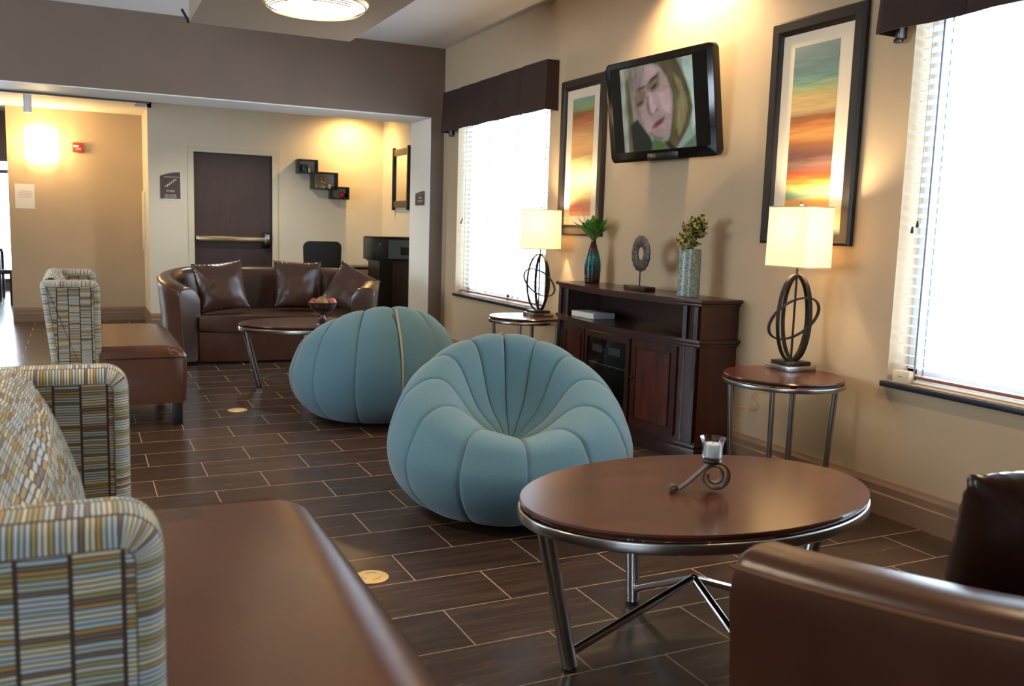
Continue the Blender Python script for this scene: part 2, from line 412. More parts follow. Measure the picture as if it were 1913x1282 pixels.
def slat_mat():
    m = bpy.data.materials.new('white_blind_slat'); m.use_nodes = True; N = NT(m); p = N.n['Principled BSDF']
    p.inputs['Base Color'].default_value = (.86, .88, .9, 1); p.inputs['Roughness'].default_value = .45
    t = N.new('ShaderNodeBsdfTranslucent'); t.inputs[0].default_value = (.85, .9, .95, 1)
    mx = N.new('ShaderNodeMixShader'); mx.inputs[0].default_value = .6
    N.link(p.outputs[0], mx.inputs[1]); N.link(t.outputs[0], mx.inputs[2]); N.link(mx.outputs[0], N.n['Material Output'].inputs[0])
    return m
M_slat = slat_mat()
M_rail = mat('brown_blind_rail', '#8a5a4a', .5)
M_cordm = mat('grey_ladder_cord', '#8f9aa0', .8)
def blind(yc, label):
    r = thing('window_blind', label, 'window blind', (XW + .062, yc, WZ0), 0, 'white slat blinds in the windows')
    hw = .905; b = BM(); z = .075
    R_ = Matrix.Rotation(math.radians(14), 4, 'Y')
    while z < 1.66:
        box(b, -.024, .024, -hw, hw, -.0012, .0012, M=Matrix.Translation((0, 0, z)) @ R_); z += .0445
    obj('slats', b, M_slat, r, smooth=False)
    obj('bottom_rail', bx(-.024, .024, -hw, hw, .022, .036, bev=.003), M_rail, r)
    obj('head_rail', bx(-.028, .028, -hw, hw, 1.67, 1.73), M_white, r, smooth=False)
    b = BM()
    for yy in (hw - .10, .28, -.28, -hw + .10):
        for xx in (-.027, .027): box(b, xx - .0012, xx + .0012, yy - .004, yy + .004, .03, 1.68)
    obj('ladder_cord', b, M_cordm, r, smooth=False)
    b = BM(); tube(b, [(-.034, hw - .05, 1.66), (-.034, hw - .055, .70)], .0012, 6)
    c = obj('lift_cord', b, M_cordm, r)
    b = BM(); lathe(b, [(.0, .03), (.004, .028), (.008, .005), (.006, 0), (0, 0)], 10, (-.034, hw - .055, .69)); lathe(b, [(.0, .03), (.004, .028), (.008, .005), (.006, 0), (0, 0)], 10, (-.034, hw - .03, .665))
    obj('cord_tassel', b, M_darkwood, c)
    return r
blind(7.14, 'white slat blind in the far window, behind the smaller-looking table lamp')
blind(1.95, 'white slat blind in the near window at the right edge, beige box below')

def valance(y0, y1, label):
    r = thing('window_valance', label, 'valance', (XW, (y0 + y1) / 2, 2.145), 0, 'chocolate brown pleated valances')
    b = BM(); n = 5; L = (y1 - y0); w = L / n; h = .37
    path = []
    for k in range(n):
        a = -L / 2 + k * w
        path += [(-.100, a + .004), (-.107, a + w * .33), (-.109, a + w * .66), (-.112, a + w - .035), (-.112, a + w - .03), (-.090, a + w - .016)]
    path = [(0, -L / 2), (-.1, -L / 2)] + path[1:-1] + [(-.1, L / 2), (0, L / 2)]
    t = .004
    cols = []
    for j, (x, y) in enumerate(path):
        dz = .004 * math.sin(j * 1.9)
        fl = 1.0 if x < -.02 else 0
        cols.append([b.verts.new((x - fl * .018, y * (1.008), dz)), b.verts.new((x - fl * .008, y * 1.004, h * .45)), b.verts.new((x, y, h))])
    for a, c in zip(cols, cols[1:]):
        for q in range(2): b.faces.new((a[q], c[q], c[q + 1], a[q + 1]))
    bmesh.ops.recalc_face_normals(b, faces=b.faces)
    bmesh.ops.solidify(b, geom=list(b.faces), thickness=t)
    obj('pleated_skirt', b, M_valance, r, angle=25)
    obj('top_board', bx(-.095, -.001, -L / 2 + .01, L / 2 - .01, h - .02, h - .003), M_valance, r, smooth=False)
    b = BM(); box(b, -.06, -.01, L / 2 - .07, L / 2 - .045, -.02, .05, bev=.004); box(b, -.05, -.02, L / 2 - .062, L / 2 - .03, -.035, -.018, bev=.003)
    obj('bracket', b, M_darkwood, r)
valance(6.10, 8.22, 'brown pleated valance over the far window, next to the taupe corner')
valance(.86, 2.975, 'brown pleated valance over the near window, cut off by the upper right corner')

# ------------------------------------------------------------------ framed pictures
M_pglass = thin_glass('picture_glass', refl=.02, k=.14, rough=.16)
def picture(yc, stops, label, nm):
    w, h = .617, 1.12; zc = 1.777
    r = thing('framed_picture', label, 'picture', (XW - .003, yc, zc), 0, 'tall framed stripe prints')
    fw = .076; b = BM()
    sec = [(0, 0), (0, -.022), (.012, -.034), (.054, -.034), (.064, -.026), (fw, -.014), (fw, 0)]
    cs = [(-1, -1), (1, -1), (1, 1), (-1, 1)]; rings = []
    for sy, sz in cs:
        rings.append([b.verts.new((d, sy * (w / 2 - a), sz * (h / 2 - a))) for a, d in sec])
    for i in range(4):
        A, B = rings[i], rings[(i + 1) % 4]
        for j in range(len(sec)): k = (j + 1) % len(sec); b.faces.new((A[j], A[k], B[k], B[j]))
    obj('frame', b, M_frame, r, smooth=False)
    obj('mat_board', bx(-.012, -.006, -w / 2 + fw - .004, w / 2 - fw + .004, -h / 2 + fw - .004, h / 2 - fw + .004), M_mat, r, smooth=False)
    pw, ph = .150, .418
    obj('print', bx(-.0135, -.0122, -pw, pw, -ph, ph), print_art(nm, stops, -ph, ph), r, smooth=False)
    obj('picture_glass', bx(-.0175, -.0165, -w / 2 + fw - .003, w / 2 - fw + .003, -h / 2 + fw - .003, h / 2 - fw + .003), M_pglass, r, smooth=False) if 'left' in nm else None
    return r
STR = [(0, '#7f938c'), (.14, '#667f7c'), (.20, '#6f9488'), (.25, '#9fae74'), (.30, '#c9a96a'), (.38, '#c7a86f'), (.42, '#8a4a20'), (.46, '#c07a38'), (.53, '#cf8e48'), (.57, '#8f5a30'), (.64, '#5c3a34'), (.70, '#7a5a4c'), (.75, '#8a3f20'), (.79, '#c9641f'), (.83, '#e8b45a'), (.87, '#6f9c7c'), (.92, '#d79a4c'), (1, '#8a4a26')]
STL = [(0, '#7c9a96'), (.09, '#7fa05a'), (.13, '#8a4a20'), (.22, '#b87038'), (.33, '#cf9c58'), (.42, '#c98a4a'), (.48, '#9a5a2c'), (.55, '#b0a04e'), (.64, '#8fa070'), (.72, '#7e9a86'), (.78, '#c9b070'), (.84, '#e0a860'), (.90, '#b5502c'), (1, '#c9603a')]
picture(3.437, STR, 'tall framed print of teal, gold and rust bands behind the right lamp', 'stripe_print_right')
picture(5.688, STL, 'tall framed print of banded colours partly hidden behind the television', 'stripe_print_left')

# ------------------------------------------------------------------ television
tvw, tvh = .976, .614
tv = thing('television', 'black flat-screen television tilted down on the wall, showing a close-up of a face', 'television', (3.153, 4.573, 1.995), 0)
yaw, tilt = .088, .145
n_ = Vector((-math.cos(yaw) * math.cos(tilt), -math.sin(yaw) * math.cos(tilt), -math.sin(tilt)))
r_ = Vector((math.sin(yaw), -math.cos(yaw), 0)); u_ = n_.cross(r_)
if u_.z < 0: u_ = -u_
TM = Matrix.Identity(4)
for i in range(3): TM[i][0] = r_[i]; TM[i][1] = u_[i]; TM[i][2] = n_[i]
M_scr = mat('black_screen_glass', '#08080b', .12, spec=.3)
M_bez = mat('gloss_black_bezel', '#0b0a0c', .16, spec=.6)
def tvpart(name, bm, m, parent=None, **k):
    bm.transform(TM); return obj(name, bm, m, parent or tv, **k)
b = BM(); poly = rpoly([(-tvw / 2, -tvh / 2, .03), (tvw / 2, -tvh / 2, .03), (tvw / 2, tvh / 2, .03), (-tvw / 2, tvh / 2, .03)])
prism(b, poly, -.045, .0, bev=.008); tvpart('housing', b, M_bez)
tvpart('screen', bx(-tvw * .447, tvw * .447, -tvh * .40, tvh * .443, -.001, .0015), M_scr, smooth=False)
PIC = [('#8fa396', [(0.151, 0.93), (0.83, 0.93), (0.832, 0.098), (0.152, 0.098)]),
 ('#a3a79b', [(.151, .93), (.30, .93), (.25, .6), (.21, .35), (.20, .10), (.152, .10)]),
 ('#857f6c', [(.19, .93), (.46, .93), (.38, .84), (.30, .70), (.275, .56), (.285, .44), (.34, .34), (.42, .22), (.44, .10), (.19, .10), (.20, .45)]),
 ('#5d5640', [(.205, .8), (.235, .85), (.25, .6), (.265, .4), (.24, .10), (.20, .10), (.21, .45)]),
 ('#1c211c', [(.228, .36), (.30, .42), (.416, .23), (.46, .10), (.24, .10)]),
 ('#b9d2c4', [(.74, .93), (.83, .93), (.832, .30), (.80, .22), (.81, .46), (.80, .60), (.75, .76)]),
 ('#574c34', [(.46, .93), (.58, .935), (.69, .93), (.745, .80), (.80, .60), (.815, .46), (.775, .30), (.72, .20), (.655, .10), (.55, .14), (.60, .22), (.625, .35), (.648, .60), (.60, .77), (.545, .87)]),
 ('#8d8259', [(.66, .80), (.72, .72), (.76, .58), (.77, .45), (.73, .30), (.68, .20), (.665, .30), (.69, .45), (.70, .62)]),
 ('#6f6546', [(.655, .70), (.68, .62), (.69, .45), (.66, .28), (.635, .26), (.65, .40), (.66, .56)]),
 ('#ab918e', [(.35, .90), (.42, .925), (.52, .90), (.585, .80), (.632, .66), (.645, .53), (.632, .40), (.61, .29), (.575, .215), (.52, .185), (.455, .21), (.40, .275), (.33, .37), (.285, .46), (.274, .56), (.282, .68), (.31, .80)]),
 ('#8c7672', [(.30, .78), (.345, .89), (.365, .80), (.35, .70), (.345, .62), (.33, .52), (.34, .42), (.40, .31), (.34, .37), (.29, .46), (.278, .58)]),
 ('#bfa4a0', [(.50, .64), (.61, .66), (.63, .54), (.61, .43), (.555, .48)]),
 ('#b89f9d', [(.40, .90), (.50, .88), (.50, .82), (.44, .77), (.39, .79)]),
 ('#8a817a', [(.315, .92), (.36, .93), (.40, .90), (.37, .84), (.345, .76), (.335, .70), (.32, .76), (.31, .84)]),
 ('#836b5f', [(.40, .72), (.45, .79), (.535, .80), (.53, .70), (.47, .65), (.42, .66)]),
 ('#7b665c', [(.275, .63), (.31, .68), (.40, .69), (.395, .60), (.36, .54), (.30, .52)]),
 ('#7f685e', [(.424, .66), (.395, .55), (.405, .46), (.44, .43), (.43, .50), (.425, .56)]),
 ('#c6aba8', [(.425, .68), (.45, .64), (.462, .55), (.50, .50), (.475, .47), (.445, .455), (.428, .52)]),
 ('#4d342e', [(.468, .478), (.508, .505), (.495, .47)]), ('#5a4038', [(.425, .452), (.445, .447), (.44, .432), (.428, .438)]),
 ('#40321f', [(.415, .725), (.46, .79), (.54, .835), (.525, .80), (.475, .76)]),
 ('#4a3c2c', [(.295, .685), (.335, .722), (.40, .73), (.395, .705), (.34, .69)]),
 ('#2a2019', [(.44, .685), (.475, .72), (.515, .742), (.50, .70), (.465, .68)]),
 ('#2d221b', [(.295, .55), (.325, .575), (.372, .598), (.358, .565), (.32, .545)]),
 ('#84504c', [(.43, .31), (.47, .365), (.51, .385), (.57, .42), (.545, .36), (.485, .31)]),
 ('#3e2322', [(.445, .325), (.49, .362), (.558, .408), (.53, .365), (.485, .34)]),
 ('#97807a', [(.45, .27), (.50, .29), (.54, .31), (.53, .285), (.48, .262)]),
 ('#7d6862', [(.40, .275), (.455, .215), (.52, .19), (.58, .22), (.53, .21), (.47, .232), (.43, .275)]),
 ('#54703c', [(.446, .213), (.516, .185), (.555, .155), (.611, .10), (.419, .10)]),
 ('#23241a', [(.54, .185), (.60, .165), (.65, .10), (.59, .10)]),
 ('#5e7468', [(.70, .10), (.83, .215), (.832, .10)])]
def inpoly(x, y, pg):
    c = False; n = len(pg); k = n - 1
    for i in range(n):
        xi, yi = pg[i]; xk, yk = pg[k]
        if (yi > y) != (yk > y) and x < (xk - xi) * (y - yi) / (yk - yi) + xi: c = not c
        k = i
    return c
PP = [(lin(h)[:3], pg, min(p[0] for p in pg), max(p[0] for p in pg), min(p[1] for p in pg), max(p[1] for p in pg)) for h, pg in PIC]
HAIR = {lin(h)[:3] for h in ('#a3a79b', '#857f6c', '#574c34', '#8d8259', '#6f6546', '#5d5640', '#8a817a')}
def pixel(x, y):
    c = (.01, .01, .01)
    for col, pg, a, b_, d, e in PP:
        if a <= x <= b_ and d <= y <= e and inpoly(x, y, pg): c = col
    if c in HAIR:
        k = 1 + .6 * noise.noise(Vector((x * 60 + y * 8 * (x - .3), y * 3, 0))); c = tuple(v * k for v in c)
    return c
GX, GY = 104, 104; b = BM(); cl = b.loops.layers.color.new('Col'); vg = []; vc = {}
for i in range(GX + 1):
    for j in range(GY + 1):
        x = lerp(.152, .83, i / GX); y = lerp(.101, .925, j / GY); acc = [0, 0, 0]
        for dx, dy in ((-.009, .004), (.009, -.004), (.004, .011), (-.004, -.011), (0, 0)):
            q = pixel(max(.1525, min(.8295, x + dx)), max(.102, min(.9245, y + dy)))
            for t in range(3): acc[t] += q[t] / 5
        k = .92 + .30 * noise.noise(Vector((x * 7, y * 7, 3))) + .12 * noise.noise(Vector((x * 30, y * 30, 5)))
        v = b.verts.new((-.488 + x * tvw, -.307 + y * tvh, .0021)); vg.append(v); vc[v] = [min(1, max(0, a * k)) for a in acc]
for i in range(GX):
    for j in range(GY):
        f = b.faces.new([vg[i * (GY + 1) + j], vg[(i + 1) * (GY + 1) + j], vg[(i + 1) * (GY + 1) + j + 1], vg[i * (GY + 1) + j + 1]])
        for l in f.loops: l[cl] = tuple((v * 12.92 if v <= .0031308 else 1.055 * v ** (1 / 2.4) - .055) for v in vc[l.vert]) + (1,)
m = bpy.data.materials.new('broadcast_picture'); m.use_nodes = True; N = NT(m); p = N.n['Principled BSDF']
va = N.new('ShaderNodeVertexColor'); va.layer_name = 'Col'
p.inputs['Base Color'].default_value = (.01, .01, .01, 1); p.inputs['Roughness'].default_value = .12; p.inputs['Specular IOR Level'].default_value = .3
N.link(va.outputs[0], p.inputs['Emission Color']); p.inputs['Emission Strength'].default_value = .42
b.transform(TM); pic = obj('picture', b, m, tv, smooth=False, recalc=False)
tvpart('speaker_strip', bx(-.12, .16, -.302, -.262, .0, .004, bev=.0015), M_black)
def text(name, s, size, m, parent, M4, ext=.0008, align='CENTER'):
    c = bpy.data.curves.new(name, 'FONT'); c.body = s; c.size = size; c.extrude = ext; c.align_x = align; c.align_y = 'CENTER'
    o = bpy.data.objects.new(name, c); COL.objects.link(o); c.materials.append(m)
    bpy.context.view_layer.update()
    me = bpy.data.meshes.new_from_object(o.evaluated_get(bpy.context.evaluated_depsgraph_get()))
    bpy.data.objects.remove(o)
    o = bpy.data.objects.new(name, me); COL.objects.link(o)
    o.parent = parent; o.matrix_local = M4
    return o
text('badge', 'RCA', .022, mat('silver_badge', '#c9c4bb', .4, emit='#c9c4bb', estr=.0), tv, TM @ Matrix.Translation((-.065, -.281, .0045)))
b = BM(); box(b, .075, .147, -.14, .14, -.12, .12, bev=.008); box(b, .035, .08, -.05, .05, -.05, .05)
b.transform(Matrix.Translation((0, 0, 0))); obj('wall_mount', b, M_black, tv)

# ------------------------------------------------------------------ media cabinet
Y0c, Y1c = 3.895, 5.50
def cabplan(off, bow=.075, base=.0):
    """outline in (x,y) world: rear at the wall, bow front, canted ends"""
    P = [(XW - .006, Y0c - off)]
    P.append((3.045 - off, Y0c + .01 - off)); 
    ya, yb = Y0c + .14 - off * .5, Y1c - .14 + off * .5
    for k in range(13):
        t = k / 12; y = lerp(ya, yb, t); P.append((3.012 - off - bow * math.sin(PI * t) , y))
    P.append((3.045 - off, Y1c - .01 + off)); P.append((XW - .006, Y1c + off))
    return P
cab = thing('media_cabinet', 'dark mahogany bow-front media cabinet with glass door below the television', 'cabinet', (3.15, 4.69, 0))
def cb(name, bm, m, parent=None, **k):
    bm.transform(Matrix.Translation((-3.15, -4.69, 0))); return obj(name, bm, m, parent or cab, **k)
b = BM(); prism(b, cabplan(.018), 0, .07, bev=.008); prism(b, cabplan(.010), .07, .095, bev=.006); cb('plinth', b, M_mahog_d)
b = BM(); prism(b, cabplan(-.008), .095, .655); cb('carcass', b, M_mahog)
b = BM(); prism(b, cabplan(.022), .655, .679, bev=.007); prism(b, cabplan(.008), .637, .656, bev=.005); cb('ledge_moulding', b, M_mahog)
b = BM(); prism(b, cabplan(.026), .878, .9, bev=.007); prism(b, cabplan(.010), .860, .879, bev=.006); cb('top', b, M_mahog)
# hutch: open shelf between end pieces
for yA, yB in ((Y0c, Y0c + .16), (Y1c - .16, Y1c)): cb('hutch_end', bx(3.04, XW - .008, yA, yB, .679, .861), M_mahog)
cb('hutch_back', bx(XW - .03, XW - .008, Y0c + .16, Y1c - .16, .679, .861), M_mahog_d)
for yy in (Y0c + .035, Y0c + .135, Y1c - .135, Y1c - .035):
    for z0, z1, x in ((.68, .86, 3.036), (.10, .635, 3.034)):
        b = BM()
        for d in (-.012, 0, .012): tube(b, [(x - .004, yy + d, z0), (x - .004, yy + d, z1)], .0068, 8)
        cb('fluted_pilaster', b, M_mahog_d)
# doors follow the bow: near wood door, centre glass door, far wood door
def bowx(y): 
    t = (y - (Y0c + .14)) / (Y1c - Y0c - .28); return 3.012 - .075 * math.sin(PI * max(0, min(1, t))) + .008
def curved(b, ya, yb, za, zb, d0, d1, n=8):
    """slab following the bow between depths d0 (front) and d1 in front of the carcass"""
    A = []
    for k in range(n + 1):
        y = lerp(ya, yb, k / n); x = bowx(y)
        A.append([b.verts.new((x - d0, y, za)), b.verts.new((x - d0, y, zb)), b.verts.new((x - d1, y, zb)), b.verts.new((x - d1, y, za))])
    for p, q in zip(A, A[1:]):
        for j in range(4): b.faces.new((p[j], p[(j + 1) % 4], q[(j + 1) % 4], q[j]))
    b.faces.new(A[0]); b.faces.new(A[-1])
def wood_door(ya, yb, knob_y):
    b = BM()
    curved(b, ya, yb, .115, .625, .012, .0); d = cb('door', b, M_mahog)
    b = BM(); curved(b, ya + .05, yb - .05, .165, .575, .0145, .0115); cb('door_panel', b, M_mahog_b, None).parent = d
    b = BM()
    for a, c, e, f in ((ya + .042, ya + .05, .157, .583), (yb - .05, yb - .042, .157, .583)): curved(b, a, c, e, f, .018, .011, 2)
    for e, f in ((.157, .165), (.575, .583)): curved(b, ya + .042, yb - .042, e, f, .018, .011)
    cb('panel_moulding', b, M_mahog_d).parent = d
    b = BM(); lathe(b, [(0, .022), (.008, .02), (.011, .014), (.008, .007), (.005, 0), (.005, -.004)], 14)
    b.transform(Matrix.Translation((bowx(knob_y) - .012, knob_y, .40)) @ Matrix.Rotation(-PI / 2, 4, 'Y')); cb('knob', b, M_bronze).parent = d
wood_door(4.055, 4.42, 4.40)
wood_door(4.98, 5.34, 5.0)
b = BM()
for a, c, e, f in ((4.44, 4.475, .115, .625), (4.925, 4.96, .115, .625)): curved(b, a, c, e, f, .014, .0, 2)
for e, f in ((.115, .15), (.59, .625)): curved(b, 4.475, 4.925, e, f, .014, 0)
gd = cb('glass_door', b, M_mahog)
b = BM(); curved(b, 4.475, 4.925, .15, .59, .006, .002); cb('door_glass', b, mat('dark_door_glass', '#0d0c0b', .06, spec=.6)).parent = gd
Mpd = mat('grey_equipment_panel', '#2c2723', .4)
for y in (4.60, 4.80):
    b = BM(); curved(b, y - .06, y + .06, .50, .545, .0075, .005, 3); cb('player_display', b, Mpd).parent = gd
b = BM(); curved(b, 4.478, 4.922, .425, .43, .0085, .005, 4); cb('shelf_edge', b, M_steel).parent = gd
# book in the shelf
bk = thing('book', 'white book lying flat in the open shelf of the media cabinet', 'book', (3.10, 5.13, .6805), math.radians(4))
obj('cover', bx(-.085, .085, -.13, .13, 0, .038, bev=.002), mat('white_book_cover', '#cfd2da', .5), bk)
obj('page_block', bx(-.0865, -.08, -.127, .127, .004, .034), mat('book_pages', '#e6ddc6', .8), bk, smooth=False)

# ------------------------------------------------------------------ things on the cabinet
def bottle_mat():
    m = bpy.data.materials.new('banded_teal_glaze'); m.use_nodes = True; N = NT(m); p = N.n['Principled BSDF']
    tc = N.new('ShaderNodeTexCoord'); sp = N.new('ShaderNodeSeparateXYZ'); N.link(tc.outputs['Object'], sp.inputs[0])
    nz = N.new('ShaderNodeTexNoise'); nz.inputs['Scale'].default_value = 12; N.link(tc.outputs['Object'], nz.inputs['Vector'])
    z = N.math('ADD', N.math('DIVIDE', sp.outputs[2], .31), N.math('MULTIPLY', N.math('SUBTRACT', nz.outputs[0], .5), .12))
    c = N.ramp(z, [(0, lin('#2a1512')), (.16, lin('#3a2a20')), (.3, lin('#16404a')), (.55, lin('#2a6a62')), (.68, lin('#1d3f4a')), (.80, lin('#5a2a14')), (.9, lin('#2a1a18')), (1, lin('#151518'))])
    N.link(c, p.inputs['Base Color']); p.inputs['Roughness'].default_value = .14; p.inputs['Metallic'].default_value = .25
    return m
v1 = thing('bottle_vase', 'slim teal and brown ribbed bottle vase at the left end of the cabinet top', 'vase', (3.165, 5.27, .9005))
prof = [(0, 0)]
for q in catmull([(.047, 0, 0), (.0525, .012, 0), (.0545, .05, 0), (.0565, .11, 0), (.0515, .16, 0), (.041, .20, 0), (.029, .24, 0), (.019, .275, 0), (.0175, .297, 0), (.0205, .311, 0)], 14):
    r = q.x + (.0013 * math.cos(q.y * 2 * PI / .0115) if .015 < q.y < .235 else 0); prof.append((r, q.y))
prof += [(.0165, .308), (.015, .26), (0, .255)]
b = BM(); lathe(b, prof, 36); obj('bottle', b, bottle_mat(), v1, angle=60)
def leaf(b, base, d, up, L, w, curl, n=8, fold=.25):
    d = Vector(d).normalized(); up = Vector(up).normalized(); side = d.cross(up).normalized(); rows = []
    for k in range(n + 1):
        t = k / n; ww = w * (math.sin(PI * (t * .93 + .05)) ** .8) * (1 - .25 * t)
        c = Vector(base) + d * (L * t) + up * (curl * L * t * t)
        rows.append([b.verts.new(c - side * ww + up * fold * ww), b.verts.new(c), b.verts.new(c + side * ww + up * fold * ww)])
    for p, q in zip(rows, rows[1:]):
        for j in range(2): b.faces.new((p[j], p[j + 1], q[j + 1], q[j]))
def leaf_mat(name, a, bc, sc=18):
    m = mat(name, a, .42); N = NT(m); p = N.n['Principled BSDF']
    tc = N.new('ShaderNodeTexCoord'); nz = N.new('ShaderNodeTexNoise'); nz.inputs['Scale'].default_value = sc; nz.inputs['Detail'].default_value = 2
    N.link(tc.outputs['Object'], nz.inputs['Vector'])
    N.link(N.ramp(nz.outputs[0], [(.42, lin(a)), (.56, lin(bc))]), p.inputs['Base Color'])
    return m
b = BM()
for k in range(34):
    a = k * 2.4; tl = .25 + .75 * (k % 5) / 4
    d = (math.cos(a) * tl * .62, math.sin(a) * tl * .62, 1.0 - .2 * tl)
    leaf(b, (.008 * math.cos(a), .008 * math.sin(a), .285 + .004 * (k % 3)), d, (-math.cos(a), -math.sin(a), .4), .135 + .05 * rnd.random(), .030 + .010 * rnd.random(), -.38 + .3 * rnd.random())
leaf(b, (-.005, .01, .30), (-.42, .25, 1), (.4, -.2, .4), .225, .020, .05)
leaf(b, (-.005, .01, .30), (-.62, .3, .8), (.4, -.2, .6), .19, .018, .12)
bmesh.ops.solidify(b, geom=list(b.faces), thickness=.0008)
obj('foliage', b, leaf_mat('glossy_green_leaf', '#4a8a34', '#8fbf58'), v1)

rs = thing('ring_sculpture', 'dark stone ring on a thin rod and block, centre of the cabinet top', 'sculpture', (3.095, 4.59, .9005), math.radians(88))
obj('base_block', bx(-.12, .12, -.04, .04, 0, .028, bev=.003), M_darkwood, rs)
b = BM(); tube(b, [(0, 0, .028), (0, 0, .125)], .0045, 10); obj('rod', b, M_bronze, rs)
b = BM(); pts = []; n = 56
P = [(.068 * math.cos(2 * PI * k / n), 0, .225 + .072 * 1.05 * math.sin(2 * PI * k / n)) for k in range(n)]
sc_ = [1 + .07 * math.sin(k * 1.7) + (.0) for k in range(n)]
sweep(b, P, circ(.014, 10, .035), closed=True, ref=(0, 1, 0), scale=sc_)
obj('ring', b, mat('grey_brown_stone', '#4d4440', .45, noise_amt=.45, noise_scale=30, bump=.5, bump_scale=60), rs)

def mosaic_mat():
    m = bpy.data.materials.new('shell_mosaic'); m.use_nodes = True; N = NT(m); p = N.n['Principled BSDF']
    tc = N.new('ShaderNodeTexCoord'); vo = N.new('ShaderNodeTexVoronoi'); vo.inputs['Scale'].default_value = 62; N.link(tc.outputs['Object'], vo.inputs['Vector'])
    ve = N.new('ShaderNodeTexVoronoi'); ve.feature = 'DISTANCE_TO_EDGE'; ve.inputs['Scale'].default_value = 62; N.link(tc.outputs['Object'], ve.inputs['Vector'])
    sp = N.new('ShaderNodeSeparateColor'); N.link(vo.outputs['Color'], sp.inputs[0])
    c = N.ramp(sp.outputs[0], [(0, lin('#66858a')), (.35, lin('#7d9692')), (.6, lin('#8f9a8a')), (.85, lin('#6b7d72'))], 'CONSTANT')
    e = N.math('LESS_THAN', ve.outputs['Distance'], .05)
    N.link(N.mix(e, c, lin('#aeb0a0')), p.inputs['Base Color']); p.inputs['Roughness'].default_value = .2
    b = N.new('ShaderNodeBump'); b.inputs['Strength'].default_value = .5; b.inputs['Distance'].default_value = .002
    N.link(ve.outputs['Distance'], b.inputs['Height']); N.link(b.outputs[0], p.inputs['Normal'])
    return m
v2 = thing('mosaic_vase', 'straight cylinder vase of grey-green mosaic at the right end of the cabinet top', 'vase', (3.125, 4.14, .9005))
b = BM(); lathe(b, [(0, 0), (.060, 0), (.063, .003), (.062, .266), (.058, .268), (.056, .262), (.056, .02), (0, .02)], 36); obj('cylinder', b, mosaic_mat(), v2)
b = BM()
for k in range(150):
    t = rnd.random(); cx = lerp(-.02, .045, t) ; cz = lerp(.285, .43, t)
    c = Vector((cx * .9 + rnd.gauss(0, .019), -cx * .435 + rnd.gauss(0, .019), cz + rnd.gauss(0, .016)))
    d = Vector((rnd.gauss(0, 1), rnd.gauss(0, 1), rnd.gauss(.2, .8)))
    leaf(b, c, d, Vector((rnd.gauss(0, 1), rnd.gauss(0, 1), .8)), .042 + .02 * rnd.random(), .021, .2, 4)
bmesh.ops.solidify(b, geom=list(b.faces), thickness=.0006)
obj('foliage', b, leaf_mat('variegated_leaf', '#3f5a24', '#d8cf8e', 55), v2)
b = BM()
for k in range(5): tube(b, [(0, 0, .03), (.006 * (k - 2), .004 * (k - 2), .27), (.02 + .01 * (k - 2), -.01, .36)], .002, 6)
obj('stem', b, mat('green_stem', '#4a5a2a', .6), v2)

# ------------------------------------------------------------------ round tables
def round_table(name, label, group, R, H, loc, rotz, leg_top, leg_bot, leg_r, stretch, cat, ry=1., rl=1.):
    # ry: depth to width ratio of the top, rl: the same for the legs
    SY = Matrix.Diagonal((1, ry, 1, 1))
    r = thing(name, label, cat, loc, rotz, group)
    b = BM(); lathe(b, [(0, H - .02), (R - .012, H - .02), (R - .004, H - .016), (R, H - .006), (R - .004, H), (0, H)], 96); b.transform(SY); obj('tabletop', b, M_veneer, r)
    b = BM(); t = .016 if R > .4 else .011
    P = [((R - .006) * math.cos(2 * PI * k / 72), (R * ry - .006) * math.sin(2 * PI * k / 72), H - .022 - t) for k in range(72)]
    sweep(b, P, rpoly([(-t, -.009, .005), (t, -.009, .005), (t, .009, .005), (-t, .009, .005)], 3), closed=True, ref=(0, 0, 1)); obj('rim_ring', b, M_steel, r)
    for k in range(4):
        a = k * PI / 2; b = BM(); top = (leg_top * math.cos(a), leg_top * min(rl, ry * .985) * math.sin(a), H - .025); bot = (leg_bot * math.cos(a), leg_bot * rl * math.sin(a), .012)
        tube(b, [top, bot], leg_r, 16); lg = obj('leg', b, M_steel, r)
        b = BM(); lathe(b, [(leg_r * .95, 0), (leg_r * .95, .013)], 16, (bot[0], bot[1], 0)); obj('glide', b, M_black, lg)
        if stretch:
            b = BM(); tube(b, [(bot[0] * 1.01, bot[1] * 1.01, .05), (.0, .0, stretch)], .0130, 12); obj('stretcher', b, M_steel_l, r)
    if stretch:
        b = BM(); lathe(b, [(0, -.015), (.012, -.01), (.014, 0), (.012, .01), (0, .015)], 14, (0, 0, stretch)); obj('hub', b, M_steel_l, r)
    return r
CT = round_table('coffee_table', 'large oval coffee table in front holding the candle', 'oval steel-legged coffee tables', .578, .49, (1.672, 2.108, 0), math.radians(.6), .535, .430, .0235, .208, 'table', .67, .735)
dup(CT, (1.655, 6.86, 0), math.radians(-1), 'oval coffee table before the far sofa, half hidden by the rear pouf')
ST = round_table('side_table', 'round side table under the right lamp, close to the near window', 'small round side tables', .278, .61, (2.98, 3.183, 0), math.radians(-32), .245, .215, .0135, 0, 'table')
dup(ST, (3.005, 5.93, 0), math.radians(-16), 'round side table under the left lamp, left of the media cabinet')

